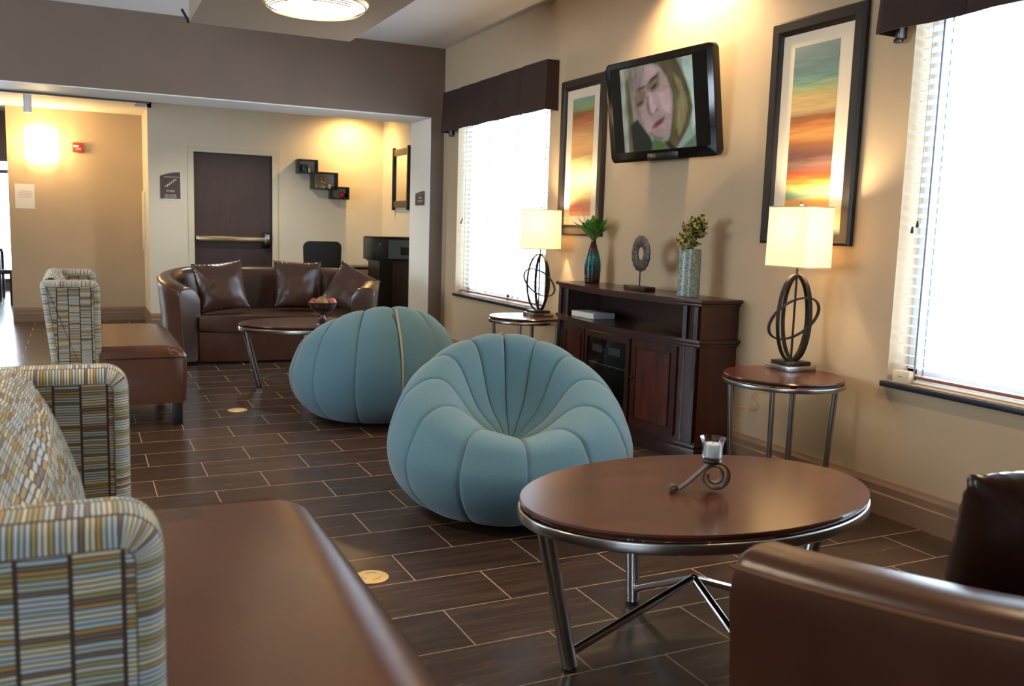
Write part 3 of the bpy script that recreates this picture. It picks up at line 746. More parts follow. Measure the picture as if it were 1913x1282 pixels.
# ------------------------------------------------------------------ table lamps
def shade_mat():
    m = bpy.data.materials.new('lit_linen_shade'); m.use_nodes = True; N = NT(m); p = N.n['Principled BSDF']
    p.inputs['Base Color'].default_value = lin('#f3ecdc'); p.inputs['Roughness'].default_value = .8
    t = N.new('ShaderNodeBsdfTranslucent'); t.inputs[0].default_value = lin('#fff3de')
    mx = N.new('ShaderNodeMixShader'); mx.inputs[0].default_value = .5
    N.link(p.outputs[0], mx.inputs[1]); N.link(t.outputs[0], mx.inputs[2]); N.link(mx.outputs[0], N.n['Material Output'].inputs[0])
    p.inputs['Emission Color'].default_value = lin('#ffe9bd'); p.inputs['Emission Strength'].default_value = .22
    return m
M_shade = shade_mat()
M_tape = mat('shade_edge_tape', '#d9c79a', .7)
def ellipse_pts(a, c, n=48, zc=.245, rot=None, off=(0, 0, 0)):
    P = []
    for k in range(n):
        t = 2 * PI * k / n; v = Vector((a * math.cos(t), 0, c * math.sin(t)))
        if rot: v = rot @ v
        P.append(v + Vector((off[0], off[1], zc + off[2])))
    return P
def lamp(label, loc, shade_rot, loop_az, loop_tilt):
    r = thing('table_lamp', label, 'lamp', loc, 0, 'lit table lamps with looped metal stands')
    bs = obj('base', bx(-.085, .085, -.085, .085, 0, .026, bev=.002), M_steel, r)
    obj('base_step', bx(-.066, .066, -.066, .066, .026, .044, bev=.002), M_bronze, bs)
    Z90 = Matrix.Rotation(PI / 2, 3, 'Z')
    for rt, off, ref in ((None, (-.008, .0, 0), (0, 1, 0)), (Z90, (.016, 0, 0), (1, 0, 0))):
        b = BM(); sweep(b, ellipse_pts(.092, .208, 48, .252, rt, off), rect(.019, .008), closed=True, ref=ref); obj('vertical_loop', b, M_bronze, r)
    T1 = Matrix.Rotation(loop_az, 3, 'Z') @ Matrix.Rotation(loop_tilt, 3, 'Y')
    b = BM(); sweep(b, ellipse_pts(.138, .080, 48, .25, T1), rect(.019, .008), closed=True, ref=T1 @ Vector((0, 1, 0)))
    obj('tilted_loop', b, M_bronze, r)
    b = BM(); tube(b, [(0, 0, .03), (0, 0, .52)], .0055, 10); obj('rod', b, M_bronze, r)
    w, d, h = .089, .136, .285
    Rs = Matrix.Rotation(shade_rot, 2)
    ro = [tuple(Rs @ Vector(q)) for q in rpoly([(-w, -d, .014), (w, -d, .014), (w, d, .014), (-w, d, .014)], 5)]
    b = BM()
    lo = [b.verts.new((x, y, .50)) for x, y in ro]; hi = [b.verts.new((x * .975, y * .975, .50 + h)) for x, y in ro]
    for i in range(len(ro)): j = (i + 1) % len(ro); b.faces.new((lo[i], lo[j], hi[j], hi[i]))
    bmesh.ops.recalc_face_normals(b, faces=b.faces); bmesh.ops.solidify(b, geom=list(b.faces), thickness=.002)
    sh = obj('lamp_shade', b, M_shade, r, angle=25)
    for zz, s in ((.50, 1), (.50 + h, .975)):
        b = BM(); sweep(b, [(x * s, y * s, zz) for x, y in ro], rect(.006, .004), closed=True, ref=(0, 0, 1)); obj('shade_trim', b, M_tape, sh)
    b = BM()
    for q in ((w * .95, 0), (0, d * .95)):
        v = Rs @ Vector(q); tube(b, [(-v.x, -v.y, .77), (v.x, v.y, .77)], .002, 6)
    tube(b, [(0, 0, .52), (0, 0, .79)], .003, 6)
    obj('spider', b, M_steel, sh)
    b = BM(); lathe(b, [(0, 0), (.006, 0), (.01, .008), (.007, .018), (0, .022)], 12, (0, 0, .79)); obj('finial', b, M_steel, r)
    b = BM(); lathe(b, [(0, 0), (.014, .0), (.016, .03), (.03, .06), (.03, .08), (.018, .105), (0, .11)], 16, (0, 0, .57))
    obj('bulb', b, mat('lit_bulb_glass', '#fff0cc', .4, emit='#ffd58a', estr=6.), r)
    L = bpy.data.lights.new('lamp_bulb_light', 'POINT'); L.energy = 19; L.color = (1, .76, .46); L.shadow_soft_size = .045
    o = bpy.data.objects.new('lamp_bulb_light', L); COL.objects.link(o); o.parent = r; o.location = (0, 0, .70)
    return r
lamp('lit lamp with looped metal stand on the near side table at right', (3.13, 3.30, .6105), 0, math.radians(-20), math.radians(-34))
lamp('lit lamp with looped metal stand on the far side table by the far window', (3.10, 5.92, .6105), math.radians(46), math.radians(-50), math.radians(32))

# cord of the near lamp
b = BM(); tube(b, catmull([(3.282, 3.845, .30), (3.284, 3.80, .315), (3.286, 3.74, .31), (3.286, 3.70, .335), (3.286, 3.74, .375), (3.286, 3.70, .42), (3.284, 3.62, .43), (3.27, 3.45, .50), (3.22, 3.30, .575)], 8), .0028, 6)
tag(obj('lamp_cord', b, mat('clear_gold_cord', '#b79a6a', .4)), 'thin pale cord looping down the wall under the near side table', 'cord')

# beige box on the sill
bb = thing('sill_box', 'small beige plastic box on the near window sill', 'box', (3.325, 2.80, .6195))
obj('case', bx(-.02, .02, -.045, .045, 0, .055, bev=.006), M_cream, bb)
obj('label_mark', bx(-.0207, -.0199, -.012, .012, .026, .030), mat('grey_mark', '#8a8478', .6), bb, smooth=False)

# ------------------------------------------------------------------ candle holder on the coffee table
ch = thing('candle_holder', 'scrolled iron candle holder with glass cup on the near coffee table', 'candle holder', (1.665, 2.065, .4905), math.radians(-24))
ch.scale = (1.13, 1.13, 1.13)
b = BM(); pts = []
for k in range(0, 64):           # spiral under the cup
    t = k / 63; a = math.radians(100) - t * math.radians(660); rr = .040 - .024 * t
    pts.append((.022 + rr * math.cos(a), (.018 if t > .45 else .018 * t / .45), .0425 + rr * math.sin(a) ))
armp = [(-.082, 0, .0075), (-.05, 0, .028), (-.012, 0, .066)]
cur = []
for k in range(22):
    a = math.radians(-60) + k / 21 * math.radians(420); rr = .0045 + .0065 * k / 21
    cur.append((-.088 + rr * math.cos(a), 0, .0125 + rr * math.sin(a)))
path = cur[:] + [(-.074, 0, .0085)] + [(-.05, 0, .028), (-.018, 0, .0585), (-.004, 0, .073)] + pts[2:]
sweep(b, path, rect(.024, .004), ref=(0, 1, 0)); obj('scroll', b, M_iron, ch)
b = BM(); lathe(b, [(0, 0), (.024, 0), (.026, .004), (.024, .009), (0, .009)], 24, (.010, 0, .083)); obj('cup_plate', b, M_bronze, ch)
b = BM(); lathe(b, [(0, .0), (.023, .0), (.0255, .004), (.026, .028), (.028, .044), (.034, .056), (.0325, .0565), (.0262, .044), (.0243, .028), (.0238, .005), (0, .004)], 32, (.010, 0, .0925))
gm = thin_glass('clear_glass', (.96, .98, 1, 1), .2); obj('glass_cup', b, gm, ch)
cn = obj('candle', lathe(BM(), [(0, 0), (.0215, 0), (.0222, .003), (.0222, .032), (.021, .0345), (0, .0335)], 28, (.010, 0, .098)), mat('white_wax', '#e6ebe6', .5), ch)
obj('wick', tube(BM(), [(.010, 0, .131), (.0105, 0, .137)], .0008, 6), M_black, cn)

# ------------------------------------------------------------------ fruit bowl on the far coffee table
bw = tag(obj('pedestal_bowl', lathe(BM(), [(0, 0), (.058, 0), (.060, .006), (.035, .02), (.017, .045), (.017, .06), (.045, .072), (.085, .10), (.105, .135), (.108, .152), (.112, .156), (.108, .158), (.10, .14), (.075, .105), (.03, .082), (0, .078)], 40), mat('pewter_bowl', '#5d5658', .28, metal=.8), None, (1.70, 6.83, .4905)), 'dark pewter pedestal bowl on the far coffee table', 'bowl')
def ball(x, y, z, r, m, label):
    b = BM(); bmesh.ops.create_icosphere(b, subdivisions=3, radius=r)
    for v in b.verts: v.co *= 1 + .05 * noise.noise(v.co * 45)
    tag(obj('decorative_ball', b, m, None, (1.70 + x, 6.83 + y, .4905 + z)), label, 'ball', 'decorative balls in the bowl')
M_wick = mat('woven_tan_ball', '#9a7a48', .8, noise_amt=.5, noise_scale=60, bump=.8, bump_scale=90)
M_redb = mat('red_ball', '#b4443c', .5, noise_amt=.3, noise_scale=40)
M_dkb = mat('dark_ball', '#3a2b26', .5, noise_amt=.4, noise_scale=40)
ball(-.018, -.045, .155, .048, M_wick, 'large tan woven ball at the front middle of the bowl')
ball(-.066, .005, .150, .036, M_redb, 'red ball at the left side of the bowl')
ball(.066, -.022, .155, .036, mat('rose_ball', '#c06a66', .4), 'glossy rose pink ball at the right side of the bowl')
ball(.028, .035, .160, .036, M_dkb, 'dark brown ball at the back of the bowl')
tw = BM()
for k in range(4): tube(tw, [(1.715, 6.825, .63), (1.735 + .01 * k, 6.83 - .01 * k, .69), (1.735 + .022 * k - .02, 6.825, .735 - .008 * k)], .0022, 6)
tag(obj('dried_twig', tw, mat('dry_twig', '#7a5a3a', .8)), 'dry twig sprig sticking up from the bowl', 'twig')

# ------------------------------------------------------------------ pumpkin poufs
def pouf_mesh(nph=432, ns=56):
    b = BM(); rows = []
    def prof(ph):
        k = (1 - math.cos(ph)) / 2; bk = k ** .85
        zr = .405 + (.752 - .405) * bk; rr = lerp(.395, .335, bk)
        P = [(.02, .014), (.24, .012), (.40, .040), (.512, .145), (.552, .265 + .03 * bk), (lerp(.512, .530, bk), lerp(.352, .47, bk)), (lerp(.468, .452, bk), lerp(.392, .655, bk)),
             (rr, zr), (rr - .095, zr - lerp(.012, .045, bk)), (lerp(.17, .15, bk), lerp(.345, .475, bk)), (lerp(.08, .07, bk), lerp(.315, .365, bk)), (.012, .292)]
        return catmull([(x, z, 0) for x, z in P], 6)
    for i in range(nph):
        ph = 2 * PI * i / nph; C = prof(ph); m = len(C); row = []
        f = abs(math.sin(6 * ph)); puff = f ** .26 - .35 * math.exp(-(f / .07) ** 2)
        for j, q in enumerate(C):
            t = j / (m - 1)
            tn = (C[min(j + 1, m - 1)] - C[max(j - 1, 0)]).normalized(); nn = Vector((tn.y, -tn.x, 0))
            tt = t * 11
            dep = .004 if tt < 1 else (.010 if tt < 3.5 else (lerp(.011, .024, (tt - 3.5) / 3.5) if tt < 7 else (lerp(.024, .026, (tt - 7) / 2) if tt < 9 else lerp(.026, .004, (tt - 9) / 2))))
            if tt < 6: dep *= lerp(1, .5, (1 - math.cos(ph)) / 2)
            r = q.x + nn.x * dep * (puff - 1); z = q.y + nn.y * dep * (puff - 1)
            r = max(r, .006)
            row.append(b.verts.new((r * math.cos(ph), r * math.sin(ph), max(z, .002))))
        rows.append(row)
    for i in range(nph):
        A, B = rows[i], rows[(i + 1) % nph]
        for j in range(len(A) - 1): b.faces.new((A[j], B[j], B[j + 1], A[j + 1]))
    b.faces.new([r[0] for r in rows][::-1]); b.faces.new([r[-1] for r in rows])
    return b
def pouf(label, loc, rotz):
    r = thing('pumpkin_pouf', label, 'pouf chair', loc, rotz, 'blue segmented pumpkin poufs')
    obj('upholstery', pouf_mesh(), M_pouf, r, angle=180)
    # zip tape down the centre of the back
    P = [Vector((-x, 0, z)) for x, z in ((.40, .745), (.452, .662), (.505, .56), (.531, .475), (.548, .38), (.548, .29), (.530, .19))]
    b = BM(); sweep(b, catmull(P, 5), rect(.012, .006), ref=(0, 1, 0)); obj('back_zip', b, M_zip, r)
    b = BM(); lathe(b, [(0, -.008), (.012, -.006), (.014, 0), (.010, .004), (0, .005)], 16, (0, 0, .293)); obj('tuft_button', b, M_pouf, r)
    return r
P1 = pouf('blue pumpkin pouf in front, its scooped seat facing the camera', (1.735, 3.545, 0), math.radians(-107.5))
dup(P1, (1.745, 5.60, 0), math.radians(90), 'blue pumpkin pouf behind, its rounded back with a beige zip to the camera')

# ------------------------------------------------------------------ floor outlet discs
M_groove = mat('brass_groove', '#a8843f', .5, metal=.3)
def disc(x, y, label):
    r = thing('floor_outlet', label, 'floor outlet', (x, y, 0), .4, 'round brass floor outlet covers')
    obj('cover_plate', lathe(BM(), [(0, 0), (.062, 0), (.063, .002), (.059, .004), (0, .004)], 40), M_brass, r)
    for a0, a1 in ((.3, 1.6), (2.2, 3.4), (4.2, 5.6)):
        b = BM(); P = [(.032 * math.cos(lerp(a0, a1, k / 10)), .032 * math.sin(lerp(a0, a1, k / 10)), .0042) for k in range(11)]
        sweep(b, P, rect(.002, .0012), ref=(0, 0, 1)); obj('screw_ring', b, M_groove, r)
disc(.916, 2.966, 'round brass floor outlet cover in the near tiles, beside the long leather seat')
disc(.936, 6.04, 'round brass floor outlet cover in the far tiles, right of the far ottoman seat')

# ------------------------------------------------------------------ striped settees
def mesh_uv(name, V, Fc, UV, m, parent, angle=50):
    me = bpy.data.meshes.new(name); me.from_pydata([tuple(v) for v in V], [], Fc)
    ul = me.uv_layers.new(name='UVMap'); k = 0
    for poly in me.polygons:
        for li, q in zip(poly.loop_indices, UV[poly.index]): ul.data[li].uv = q
    me.update(); o = obj(name, me, m, parent, angle=angle); return o
def wing(parent, y0, y1, flip):
    per = rpoly([(-.115, .135, .01), (.12, .135, .02), (.12, .880, .055), (-.195, .880, .03)], 8)
    # resample long edges
    P = []
    for i in range(len(per)):
        a = Vector(per[i]); c = Vector(per[(i + 1) % len(per)]); n = max(1, int((c - a).length / .03))
        for k in range(n): P.append(a.lerp(c, k / n))
    n = len(P); nor = []
    for i in range(n):
        t = P[(i + 1) % n] - P[i - 1]; nor.append(Vector((t.y, -t.x)).normalized())
    arc = [0]
    for i in range(n): arc.append(arc[-1] + (P[(i + 1) % n] - P[i]).length)
    r = .036; T = y1 - y0; sec = []
    for k in range(7):
        th = k / 6 * PI / 2; sec.append((r * (1 - math.sin(th)), y0 + r * (1 - math.cos(th))))
    sec += [(d, y0 + y1 - y) for d, y in sec[::-1]]
    sl = [0]
    for p, q in zip(sec, sec[1:]): sl.append(sl[-1] + math.hypot(q[0] - p[0], q[1] - p[1]))
    V = []; Fc = []; UV = []
    for d, y in sec:
        for i in range(n):
            q = P[i] - nor[i] * d; V.append((q.x, y, q.y))
    for k in range(len(sec) - 1):
        for i in range(n):
            j = (i + 1) % n
            Fc.append((k * n + i, k * n + j, (k + 1) * n + j, (k + 1) * n + i))
            u0, u1 = sl[k] * .97 + .014, sl[k + 1] * .97 + .014
            UV.append([(u0, arc[i]), (u0, arc[i + 1]), (u1, arc[i + 1]), (u1, arc[i])])
    for base, rev in ((0, True), ((len(sec) - 1) * n, False)):
        o = len(V)
        for i in range(n): V.append(V[base + i])
        ids = [o + i for i in range(n)]
        if rev: ids = ids[::-1]
        Fc.append(ids); UV.append([(V[i][0] + .7 + .19 * (.0), V[i][2]) for i in ids])
    return mesh_uv('arm_panel', V, Fc, UV, M_stripe, parent)
M_legs = mat('black_painted_leg', '#120d0b', .5)
M_dpipe = mat('brown_fabric_piping', '#6f5f50', .85)
def settee(label, loc):
    W = 1.345
    r = thing('striped_settee', label, 'settee', loc, 0, 'striped fabric settees with brown leather seats')
    for y0, y1 in ((0, .135), (W - .135, W)):
        a = wing(r, y0, y1, y0 == 0)
        # piping round both faces
        per = rpoly([(-.115 + .036, .135 + .036, .01), (.12 - .036, .135 + .036, .01), (.12 - .036, .880 - .036, .02), (-.195 + .036, .880 - .036, .01)], 5)
        for yy in (y0, y1):
            b = BM(); tube(b, [(x, yy, z) for x, z in per], .0013, 6, closed=True); obj('piping', b, M_dpipe, a)
    # back: raked outside, sloping cushion inside
    pr = [(-.095, .14), (-.135, .40), (-.165, .70), (-.185, .83), (-.175, .870), (-.15, .888), (-.115, .882), (-.085, .842), (-.05, .775), (-.008, .66), (.012, .58), (.022, .47), (.03, .40), (.02, .14)]
    C = [(q.x, q.y) for q in catmull([(x, z, 0) for x, z in pr], 4)]
    arc = [0]
    for p, q in zip(C, C[1:]): arc.append(arc[-1] + math.hypot(q[0] - p[0], q[1] - p[1]))
    V = []; Fc = []; UV = []; ny = 14; m = len(C)
    for k in range(ny + 1):
        y = lerp(.125, W - .125, k / ny); s = math.sin(PI * k / ny)
        for x, z in C: V.append((x + (.02 * s if x > -.06 else 0), y, z + (.016 * s if z > .8 else 0)))
    for k in range(ny):
        for i in range(m - 1):
            Fc.append((k * m + i, k * m + i + 1, (k + 1) * m + i + 1, (k + 1) * m + i))
            ya, yb = lerp(.125, W - .125, k / ny), lerp(.125, W - .125, (k + 1) / ny)
            UV.append([(ya, arc[i]), (ya, arc[i + 1]), (yb, arc[i + 1]), (yb, arc[i])])
    mesh_uv('backrest', V, Fc, UV, M_stripe, r)
    b = BM(); pf = [(-.06, .14), (.575, .14), (.585, .15), (.592, .28)] + [(.462 + .13 * math.cos(t * PI / 32), .412 + .075 * math.sin(t * PI / 32)) for t in range(17)] + [(.25, .488), (.05, .488), (-.06, .486)]
    ny = 40; rows = []
    for k in range(ny + 1):
        t = k / ny; y = .006 + (W - .012) * t; e = min(y - .006, W - .006 - y); sh = 0 if e > .045 else (1 - math.sqrt(max(0, 1 - (1 - e / .045) ** 2)))
        row = []
        for x, z in pf:
            zz = z - .034 * sh * max(0, (z - .3) / .18) + (.010 * math.sin(PI * t) * max(0, min(1, (x + .1) / .3)) if z > .40 else 0)
            xx = x - .020 * sh * (1 if x > .5 else 0)
            row.append(b.verts.new((xx, y, zz)))
        rows.append(row)
    for p, q in zip(rows, rows[1:]):
        for i in range(len(p)): j = (i + 1) % len(p); b.faces.new((p[i], p[j], q[j], q[i]))
    b.faces.new(rows[0]); b.faces.new(rows[-1])
    # keep the seat between the arms behind their front edges
    st = obj('seat', b, M_leather_s, r, angle=60)
    b = BM(); z = .42; P = rpoly([(.14, .003, .004), (.5925, .003, .02), (.5925, W - .003, .02), (.14, W - .003, .004)], 5)
    tube(b, [(x, y, z) for x, y in P], .0025, 6); obj('seat_seam', b, M_leather_d, st)
    for x, y in ((.53, .05), (.53, W - .05), (-.05, .06), (-.05, W - .06)):
        b = BM(); box(b, x - .03, x + .03, y - .03, y + .03, 0, .142, bev=.002); obj('leg', b, M_legs, r)
    return r
S1 = settee('striped settee in the near left corner, long leather seat running out of the frame', (-.028, 1.165, 0))
S1.rotation_euler.z = -.014
dup(S1, (.0, 5.69, 0), 0, 'striped settee further back at left, in front of the corridor wall')

# ------------------------------------------------------------------ curved leather sofas
def tub_sofa(name, label, loc, rotz, path, hgt, th, seat_front, front_w, depth, seatz=.42, taper=.06):
    """path: centre line of the wrap-around back from the left tip to the right tip (local, front at y=0, back +y)"""
    r = thing(name, label, 'sofa', loc, rotz, 'curved brown leather sofas')
    C = catmull([(x, y, 0) for x, y in path], 8); n = len(C); b = BM(); rings = []; tops = []; ins = []
    for i in range(n):
        T = (C[min(i + 1, n - 1)] - C[max(i - 1, 0)]).normalized(); O = Vector((-T.y, T.x, 0))   # outward (left of travel)
        t = i / (n - 1); h = hgt(t); w = th(t) / 2
        sec = [(w - taper, .022), (w - taper * .55, h * .45), (w - .004, h - .085), (w, h - .045), (w - .006, h - .026), (w * .72, h - .008), (w * .3, h), (-w * .25, h - .003), (-w * .66, h - .018), (-w * .93, h - .05), (-w, h - .09), (-w - .004, h - .16), (-w + .0, .30), (-w + .01, .022)]
        rings.append([b.verts.new(C[i] + O * a + Vector((0, 0, z))) for a, z in sec])
        tops.append(C[i] + O * (w - .002) + Vector((0, 0, h - .033))); ins.append(C[i] - O * (w - .012))
    m = len(rings[0])
    for i in range(n - 1):
        for j in range(m): b.faces.new((rings[i][j], rings[i][(j + 1) % m], rings[i + 1][(j + 1) % m], rings[i + 1][j]))
    b.faces.new(rings[0]); b.faces.new(rings[-1])
    es = [e for e in b.edges if len({f for f in e.link_faces if len(f.verts) > 6}) == 1]
    bmesh.ops.bevel(b, geom=es, offset=.018, segments=3, affect='EDGES', profile=.5)
    bk = obj('wraparound_back', b, M_leather, r, angle=50)
    b = BM(); tube(b, tops, .005, 8); obj('piping', b, M_pipe, bk)
    # end-panel piping
    for e in (0, -1):
        b = BM(); tube(b, [v + (Vector((0, -.004, 0))) for v in [Vector(q) for q in []]] or [tops[e] + Vector((0, 0, -.35)), tops[e]], .004, 6) if False else None
    poly = [(q.x, q.y) for q in ins]
    fr = [(lerp(poly[-1][0], poly[0][0], k / 8), seat_front - .03 * math.sin(PI * k / 8)) for k in range(0, 9)]
    full = poly + fr
    b = BM(); prism(b, full, .285, seatz, bev=.03, seg=4); obj('seat_cushion', b, M_leather, r, angle=60)
    full2 = poly + [(x, y + .02) for x, y in fr]
    b = BM(); prism(b, full2, .022, .28, bev=.008); obj('base_front', b, M_leather, r, angle=60)
    for x, y in ((path[0][0] + .03, path[0][1] + .06), (path[-1][0] - .03, path[-1][1] + .06), (path[0][0] * .6, depth - .18), (path[-1][0] * .6, depth - .18)):
        b = BM(); lathe(b, [(.022, 0), (.028, .024)], 14, (x, y, 0)); obj('foot', b, M_darkwood, r)
    return r
pathC = [(-.76, .0), (-.86, .16), (-.90, .36), (-.88, .56), (-.76, .76), (-.52, .88), (-.2, .925), (.2, .925), (.52, .88), (.76, .76), (.88, .56), (.90, .36), (.86, .16), (.76, .0)]
def hC(t):
    e = min(t, 1 - t) / .5; return .665 + .145 * min(1, e * 1.5) ** .8
def tC(t):
    e = min(t, 1 - t) / .5; return lerp(.215, .15, min(1, e * 2))
sofaC = tub_sofa('leather_sofa', 'curved brown leather sofa facing the camera at the far end with three pillows', (1.62, 8.05, 0), 0, pathC, hC, tC, .02, .7, .93)
pathD = [(-.99, .06), (-.93, .26), (-.84, .50), (-.70, .72), (-.48, .87), (-.2, .93), (.2, .93), (.48, .87), (.70, .72), (.84, .50), (.93, .26), (.99, .06)]
def hD(t):
    e = min(t, 1 - t) / .5; return .667 + .10 * min(1, e * 1.2) ** 1.5
def tD(t): return .185
sofaD = tub_sofa('leather_sofa', 'curved brown leather sofa at the lower right, seen over its rounded arm', (2.168, 1.355, 0), PI, pathD, hD, tD, .06, .8, .95)

def pillow(label, loc, rot, size=.47, thick=.17, seed=1, m=None, gather=1.):
    rr = random.Random(seed); b = BM(); n = 34; V = {}
    for s in (1, -1):
        for i in range(n + 1):
            for j in range(n + 1):
                u = -1 + 2 * i / n; v = -1 + 2 * j / n
                if s == -1 and (i in (0, n) or j in (0, n)): V[(s, i, j)] = V[(1, i, j)]; continue
                f = max(0, (1 - abs(u) ** 2.6)) ** .62 * max(0, (1 - abs(v) ** 2.6)) ** .62
                pin = 1 - .055 * (1 - u * u) * 0
                ex = u * (1 - .06 * (1 - v * v)); ez = v * (1 - .06 * (1 - u * u))
                edge = max(abs(u), abs(v))
                ruf = 0
                if edge > .86:
                    k = (edge - .86) / .14; ph = (v if abs(u) > abs(v) else u)
                    ruf = .010 * gather * k * math.sin(ph * 38 + seed) 
                y = s * thick / 2 * f + ruf + .008 * noise.noise(Vector((u * 2.3, v * 2.3, seed)))
                V[(s, i, j)] = b.verts.new((ex * size / 2, y, ez * size / 2))
    for s in (1, -1):
        for i in range(n):
            for j in range(n):
                q = (V[(s, i, j)], V[(s, i + 1, j)], V[(s, i + 1, j + 1)], V[(s, i, j + 1)])
                b.faces.new(q if s == 1 else q[::-1])
    o = obj('leather_pillow', b, m or M_leather_d, None, loc, rot, angle=180)
    return tag(o, label, 'pillow', 'leather sofa pillows')
pillow('square leather pillow at the left end of the far sofa', (1.17, 8.42, .655), (math.radians(-18), math.radians(-5), math.radians(10)), .46, .17, 1, M_leather)
pillow('square leather pillow at the middle of the far sofa, upright', (1.90, 8.60, .66), (math.radians(-16), math.radians(2), math.radians(-3)), .46, .17, 2, M_leather)
pillow('leather pillow slumped on its corner at the right end of the far sofa', (2.345, 8.33, .635), (math.radians(-24), math.radians(27), math.radians(-24)), .42, .15, 3, M_leather)
pillow('dark shiny leather pillow on the near sofa at the right edge', (1.80, 1.12, .592), (math.radians(14), math.radians(-4), math.radians(-14)), .48, .2, 4, M_leather_d, .35)

# ------------------------------------------------------------------ far wall: door, sign, shelves, mirror
d1 = sroot('door_1', (1.681, 11.0, 0))
obj('door_panel', bx(-.44, .44, .035, .08, .008, 2.018), mat('dark_walnut_door', '#41302d', .4, noise_amt=.12, noise_scale=5, stretch=(5, 1, .6)), d1, smooth=False)
b = BM()
for x0_, x1_ in ((-.508, -.443), (.443, .508)): box(b, x0_, x1_, -.018, .10, 0, 2.02)
box(b, -.508, .508, -.018, .10, 2.02, 2.085)
obj('door_frame', b, mat('beige_frame_paint', '#d2cab2', .5), d1, smooth=False)
pb = obj('push_bar', bx(-.425, .37, -.045, .034, 1.005, 1.06, bev=.006), mat('satin_brass_bar', '#b39a72', .3, metal=.9), d1)
obj('latch_case', bx(.345, .405, -.065, .034, .975, 1.10, bev=.008), M_steel, d1)
obj('latch_backing', bx(.325, .425, .02, .034, .93, 1.12, bev=.004), M_black, d1)
obj('bar_end_cap', bx(-.428, -.405, -.047, .034, 1.0, 1.065, bev=.004), M_steel_l, d1)

def wall_sign(name, label, loc, rotz, w, h, lines, stairs):
    r = thing(name, label, 'sign', loc, rotz)
    P = [(-w / 2, -h / 2), (w / 2, -h / 2), (w / 2, h / 2)]
    for k in range(7):
        t = k / 6; P.append((w / 2 - w * t, h / 2 - (h * .16) * t * t))
    P[-1] = (-w / 2, h / 2 - h * .16)
    Rm = Matrix.Rotation(PI / 2, 4, 'X')
    b = BM(); prism(b, [(x * 1.03 + .010, y * 1.02 - .010) for x, y in P], 0, .004); b.transform(Rm); obj('white_backing', b, M_white, r, smooth=False)
    b = BM(); prism(b, P, .004, .010); b.transform(Rm); obj('plaque', b, M_sign, r, smooth=False)
    L4 = lambda x, y: Matrix.Translation((x, -.0102, y)) @ Rm
    b = BM(); prism(b, [(-w * .32, h * .30), (w * .46, h * .30), (w * .46, h * .315), (-w * .32, h * .315)], .010, .0108); b.transform(Rm); obj('divider_line', b, M_signtext, r, smooth=False)
    for s, sz, y in lines: text('lettering', s, sz, M_signtext, r, L4(0.0 if stairs else .02, y))
    if stairs:
        b = BM(); s = w * .105; x, y = -w * .26, -h * .055
        for k in range(4):
            box(b, x, x + s * 1.25, -.0112, -.010, y, y + s * .42); box(b, x + s, x + s * 1.42, -.0112, -.010, y, y + s * 1.1); x += s; y += s * .83
        box(b, x, x + s * 1.42, -.0112, -.010, y, y + s * .42)
        obj('stair_symbol', b, M_signtext, r, smooth=False)
    return r
wall_sign('stair_sign', 'brown stair sign with white edge on the wall left of the dark door', (.985, 10.999, 1.625), 0, .215, .30, [('STAIRS', .030, -.065), ('FIRE DOOR', .024, -.112), ('KEEP CLOSED', .022, -.135)], True)
wall_sign('room_sign', 'small brown room sign on the cream pillar beside the opening', (3.156, 8.68, 1.53), -PI / 2, .26, .14, [('PUBLIC', .030, .005), ('RESTROOM', .026, -.03)], False)

def cube_shelf(label, x0_, x1_, z0_, z1_, d=.13):
    r = thing('cube_shelf', label, 'shelf', ((x0_ + x1_) / 2, 10.999, (z0_ + z1_) / 2), 0, 'overlapping black cube shelves')
    w, h, t = (x1_ - x0_) / 2, (z1_ - z0_) / 2, .015; b = BM()
    box(b, -w, w, -d, 0, -h, -h + t); box(b, -w, w, -d, 0, h - t, h); box(b, -w, -w + t, -d, 0, -h + t, h - t); box(b, w - t, w, -d, 0, -h + t, h - t)
    obj('frame', b, M_darkwood, r, smooth=False)
    obj('back_panel', bx(-w + t, w - t, -.004, 0, -h + t, h - t), M_wall_lit, r, smooth=False)
    return r
k_ = .985
cube_shelf('small black cube shelf at top left of the shelf cluster', 2.402, 2.645, 1.835, 2.0)
cube_shelf('largest black cube shelf in the middle of the shelf cluster', 2.575, 2.885, 1.655, 1.86, .145)
cube_shelf('small black cube shelf at bottom right with the red ball', 2.805, 3.03, 1.545, 1.695)
tag(obj('jar', lathe(BM(), [(0, 0), (.038, 0), (.04, .003), (.04, .085), (.036, .09), (.034, .086), (0, .08)], 24), mat('teal_glass_jar', '#23505a', .2), None, (2.49, 10.94, 1.8505)), 'dark teal jar in the top left cube shelf', 'jar')
tag(obj('tumbler', lathe(BM(), [(0, 0), (.018, 0), (.021, .05), (.019, .05), (.017, .004), (0, .004)], 20), mat('cream_cup', '#d9c48a', .4), None, (2.555, 10.93, 1.8505)), 'little cream cup beside the teal jar in the shelf', 'cup')
